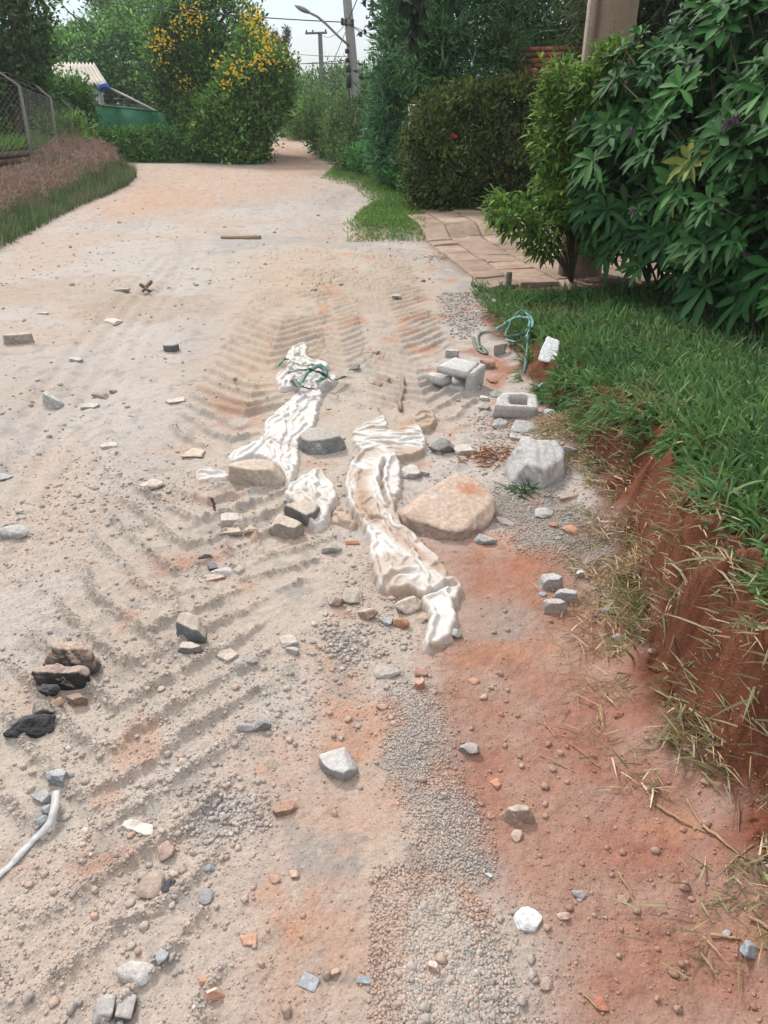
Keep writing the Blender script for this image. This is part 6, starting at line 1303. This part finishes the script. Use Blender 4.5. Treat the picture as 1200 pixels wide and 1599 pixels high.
# ------------------------------------------------------------------ green wall and the house behind it
def green_wall():
    A = W(128, 163, 27.5); Bq = W(296, 180, 26.6); A = np.array(A); Bq = np.array(Bq); root = empty('garden_wall', (A[0], A[1], 0), 'long plain garden wall painted dark green', 'wall'); n = 3; mb = MB(); cp = MB()
    for k in range(n):
        a = A + (Bq - A) * k / n; b = A + (Bq - A) * (k + 1) / n; d = (b - a)[:2]; L_ = np.linalg.norm(d); d /= L_; R = np.array([[d[0], -d[1], 0], [d[1], d[0], 0], [0, 0, 1]]); h = (a[2] + b[2]) / 2 + .12 * (1 - k); c = (a + b) / 2
        zt = a[2] if k == 0 else c[2]
        V = np.array([[a[0], a[1], -.2], [b[0] - d[0] * .012, b[1], -.2], [b[0] - d[0] * .012, b[1] + .15, -.2], [a[0], a[1] + .15, -.2], [a[0], a[1], a[2]], [b[0] - d[0] * .012, b[1], b[2]], [b[0] - d[0] * .012, b[1] + .15, b[2]], [a[0], a[1] + .15, a[2]]])
        mb.add(V, None, [[0, 3, 2, 1], [4, 5, 6, 7], [0, 1, 5, 4], [1, 2, 6, 5], [2, 3, 7, 6], [3, 0, 4, 7]], S(66, 146, 108))
        V2 = V.copy(); V2[:4, 2] = V[4:, 2] + .003; V2[4:, 2] = V[4:, 2] + .05; V2[[0, 1, 4, 5], 1] -= .02; V2[[2, 3, 6, 7], 1] += .02; cp.add(V2, None, [[0, 3, 2, 1], [4, 5, 6, 7], [0, 1, 5, 4], [1, 2, 6, 5], [2, 3, 7, 6], [3, 0, 4, 7]], S(74, 156, 118))
    mb.build('wall_panel', M['paint'], root, smooth=False); cp.build('coping', M['paint'], root, smooth=False)
green_wall()
def house():
    Y0 = 32.0; rl = np.array(W(62, 98, 34)); rr = np.array(W(147, 99, 34)); er = np.array(W(168, 132, 31)); el = er + (rl - rr) * 1.05
    root = empty('house', (rl[0], 33, 0), 'small house with a pale corrugated gable roof above the green wall', 'house')
    nu, nv_ = 150, 8; u = np.linspace(0, 1, nu)[None, :, None]; v = np.linspace(0, 1, nv_)[:, None, None]
    top = rl * (1 - u) + rr * u; bot = el * (1 - u) + er * u; P = top * (1 - v) + bot * v; wave = .045 * np.cos(np.linspace(0, 1, nu) * 2 * np.pi * 15)[None] + (np.where((np.arange(nv_) == 4), -.03, 0))[:, None]
    P = P + wave[..., None] * g(0, -.3, .95)
    def sheet(P, th=.03):
        r, c, _ = P.shape; V = np.concatenate([P.reshape(-1, 3), (P - g(0, 0, th)).reshape(-1, 3)]); i = (np.arange(r - 1)[:, None] * c + np.arange(c - 1)[None]).ravel(); F = np.stack([i, i + 1, i + c + 1, i + c], 1); N_ = r * c
        rim = np.concatenate([np.arange(c), np.arange(1, r) * c + c - 1, (r - 1) * c + np.arange(c - 2, -1, -1), np.arange(r - 2, 0, -1) * c]); k = len(rim); j = np.arange(k); F3 = np.stack([rim, rim[(j + 1) % k], rim[(j + 1) % k] + N_, rim + N_], 1)
        return V, np.vstack([F[:, ::-1], F + N_, F3])
    V, F = sheet(P); mb = MB(); mb.add(V, None, F, S(226, 218, 206) * (.78 + .4 * fbm(V[:, 0] * 1.5, V[:, 2] * 6, 4, 4))[:, None])
    P2 = P.copy(); P2[..., 1] = 2 * rl[1] - P2[..., 1] + .02; P2[..., 0] = 2 * top[..., 0] - P2[..., 0]; P2 = P2[:, ::-1]; V, F = sheet(P2); mb.add(V, None, F, S(200, 192, 182)); mb.build('roof', M['paint'], root)
    mb = MB(); q = [np.array(W(144, 133, 31.4)), np.array(W(153, 133, 31.4))]
    for p in (np.array(W(152.5, 133, 31.4)),): mb.box((p[0], p[1], (p[2] - .5) / 2), (.22, .22, p[2] + .5), S(226, 224, 220))
    mb.build('pillar', M['paint'], root); mb = MB(); p = np.array(W(143, 133, 32.0)); mb.box((p[0], p[1], (p[2] - .4) / 2), (.18, .18, p[2] + .5), S(206, 204, 200)); mb.build('pillar', M['paint'], root)
    p = np.array(W(197, 155, 32.4)); mb = MB(); mb.box((p[0], p[1], (p[2] - .5) / 2), (.22, .22, p[2] + .45), S(214, 212, 210)); mb.build('pillar', M['paint'], root)
    mb = MB(); a = np.array(W(100, 120, 34.6)); b = np.array(W(216, 166, 34.6)); mb.box(((a[0] + b[0]) / 2, 35.2, .55), (b[0] - a[0], .16, 2.0), S(92, 78, 70)); mb.build('wall', M['paint'], root)
    a = np.array(W(168, 134, 31)); b = np.array(W(227, 164, 31)); c1 = a + g(-.2, 2.5, -.22); d1 = b + g(-.2, 2.5, -.22); P = np.array([[a, b], [c1, d1]]); V, F = sheet(P, .07); mb = MB(); mb.add(V, None, F, S(214, 208, 206)); mb.build('lean_to_roof', M['paint'], root, smooth=False)
    mb = MB(); p = np.array(W(176, 152, 32.5)); 
    a = np.array(W(178, 154, 32)); b = np.array(W(212, 156, 32)); mb.tube(np.array([a, b]), .025, 5, S(180, 175, 170)); a = np.array(W(186, 160, 32)); b = np.array(W(222, 163, 32)); mb.tube(np.array([a, b]), .02, 5, S(170, 165, 160)); mb.build('rail', M['metal'], root)
    V, F = rock_mesh((.42, .42, .34), 'round', S(40, 84, 170), S(36, 74, 150), 4, 3)[:2]; mb = MB(); mb.add(V, F, None, S(44, 88, 176)); o = mb.build('blue_bundle', M['strap']); o.location = W(162, 137, 30.9); tag(o, 'blue tarpaulin bundle hanging under the corner of the corrugated roof', 'tarpaulin')
    for px, py, r in ((182, 148, .10), (186, 156, .07)): 
        pass
house()
# ------------------------------------------------------------------ power poles and wires
def power_pole(px_b, py_b, px_t, py_t, Y, rb, rt, label, arms=(), boxes=(), lamp=None, ext=0.0, mat='concrete', col=S(196, 194, 192)):
    a = np.array(W(px_b, py_b, Y)); b = np.array(W(px_t, py_t, Y)); d = (b - a) / (b[2] - a[2]); base = a - d * (a[2] + .1); top = b + d * ext
    root = empty('utility_pole', tuple(base), label, 'pole'); mb = MB(); t = np.linspace(0, 1, 12)[:, None]; mb.tube(base * (1 - t) + top * t, rb + (rt - rb) * t[:, 0], 14, col); mb.build('shaft', M[mat], root)
    for (x0, y0, x1, y1, r) in arms:
        mb = MB(); mb.tube(np.array([W(x0, y0, Y - .12), W(x1, y1, Y - .12)]), r, 6, S(150, 145, 140)); ca_ = mb.build('crossarm', M['wood'], root)
        for k in range(3):
            f = (.06, .35, .94)[k]; p = np.array(W(x0 + (x1 - x0) * f, y0 + (y1 - y0) * f - 2, Y - .12)); V, F = lathe([(.001, -.08), (.03, -.08), (.05, -.03), (.03, 0), (.05, .04), (.03, .09), (.001, .1)], 10, None); mb = MB(); mb.add(V + p, None, F, S(96, 76, 66)); mb.build('insulator', M['metal'], ca_)
    for (x, y, w, h) in boxes:
        mb = MB(); p = np.array(W(x, y, Y - .16)); k = Y / FPX / 1.0; V, F = lathe([(.001, -h * k / 2), (w * k / 2, -h * k / 2), (w * k / 2, h * k / 2), (w * k * .3, h * k * .6), (.001, h * k * .62)], 10, None); mb.add(V + p, None, F, S(70, 70, 74)); mb.build('insulator', M['metal'], root)
    if lamp:
        mb = MB(); P = np.array([W(x, y, Y - .1 - .1 * i) for i, (x, y) in enumerate(lamp)]); mb.tube(P, .032, 7, S(170, 172, 174)); arm = mb.build('lamp_arm', M['metal'], root)
        mb = MB(); e = P[-1]; dd = norm(P[-1] - P[-2]); s_ = norm(np.cross(dd, [0, 0, 1])); u_ = np.cross(s_, dd); tt = np.linspace(0, 1, 7); pr = np.array([.03, .08, .11, .12, .11, .07, .01])
        V = []
        for i, q in enumerate(tt):
            for k in range(10): an = k / 10 * 6.283; V.append(e + dd * q * .5 + s_ * math.cos(an) * pr[i] + u_ * math.sin(an) * pr[i] * .5)
        i = np.arange(6)[:, None] * 10; j = np.arange(10)[None]; k = (j + 1) % 10; mb.add(V, None, np.stack([i + j, i + k, i + 10 + k, i + 10 + j], -1).reshape(-1, 4), S(200, 202, 204)); mb.build('lamp_head', M['metal'], arm)
    return root
power_pole(557.5, 172, 542.5, 0, 24, .165, .115, 'near concrete power pole with a street lamp arm above the lane bushes', boxes=[(542, 80, 5, 5), (543, 94, 5, 5), (544, 108, 6, 8), (545, 128, 6, 14)], arms=[(534, 36, 552, 38, .04)], lamp=[(546, 72), (530, 58), (510, 38), (496, 26), (486, 21)], ext=.6)
power_pole(504, 150, 500, 50, 46, .15, .11, 'distant power pole with a wide crossarm left of the near pole', arms=[(477, 52, 511, 51, .06)], col=S(150, 152, 154))
power_pole(622.5, 150, 624.5, 57, 34, .14, .12, 'dark stubby power pole beside the feathery conifers', boxes=[(627, 72, 3, 5), (628, 76, 3, 4)], col=S(120, 116, 112))
def wire(pa, pb, sag, r, label, n=16, group='power lines'):
    a = np.array(pa); b = np.array(pb); t = np.linspace(0, 1, n)[:, None]; P = a * (1 - t) + b * t; P[:, 2] -= sag * 4 * t[:, 0] * (1 - t[:, 0]); mb = MB(); mb.tube(P, r, 5, S(60, 62, 66)); tag(mb.build('power_line', M['metal']), label, 'power line', group)
P1 = lambda y, Y=23.9: W(542.5 + (y / 172) * 15, y, Y)
wire(W(-60, -28, 21), P1(35), .12, .013, 'thick cable from the near pole crossing the trees to the upper left corner')
wire(P1(88), W(418, 76, 50), .1, .010, 'faint upper wire between the distant pole side and the near pole')
wire(P1(93), W(300, 88, 40), .2, .010, 'faint middle wire running left from the near pole')
wire(P1(98), W(250, 78, 40), .2, .010, 'faint lower wire running left from the near pole')
wire(P1(38), W(622, 67, 34), .15, .012, 'sagging wire from the near pole to the dark stubby pole')
wire(P1(38), W(680, 54, 30), .25, .010, 'second wire from the near pole passing right above the dark stubby pole')
wire(P1(36), W(516, 108, 30), .0, .010, 'stay wire slanting down left from the near pole crossarm')
wire(P1(30), W(570, -30, 22), .0, .012, 'wire rising from the near pole out of the top of the picture')
wire(W(628, 74, 33.9), W(700, 84, 30), .15, .012, 'short cable from the dark stubby pole into the conifers')
wire(W(500, 51, 46), W(545, 30, 24), .3, .010, 'wire from the distant crossarm to the near pole')

# ------------------------------------------------------------------ a little air between here and the far trees
mb = MB(); mb.box((0, 34, 5.5), (80, 90, 15), (1, 1, 1)); hz = bpy.data.materials.new('haze'); hz.use_nodes = True; hn = hz.node_tree; hn.nodes.clear()
pv = hn.nodes.new('ShaderNodeVolumePrincipled'); pv.inputs['Density'].default_value = .0009; pv.inputs['Color'].default_value = (.9, .95, 1, 1); pv.inputs['Anisotropy'].default_value = .2
ho = hn.nodes.new('ShaderNodeOutputMaterial'); hn.links.new(pv.outputs[0], ho.inputs['Volume'])
o = mb.build('haze', hz, smooth=False); o['kind'] = 'stuff'; SC.cycles.volume_bounces = 0
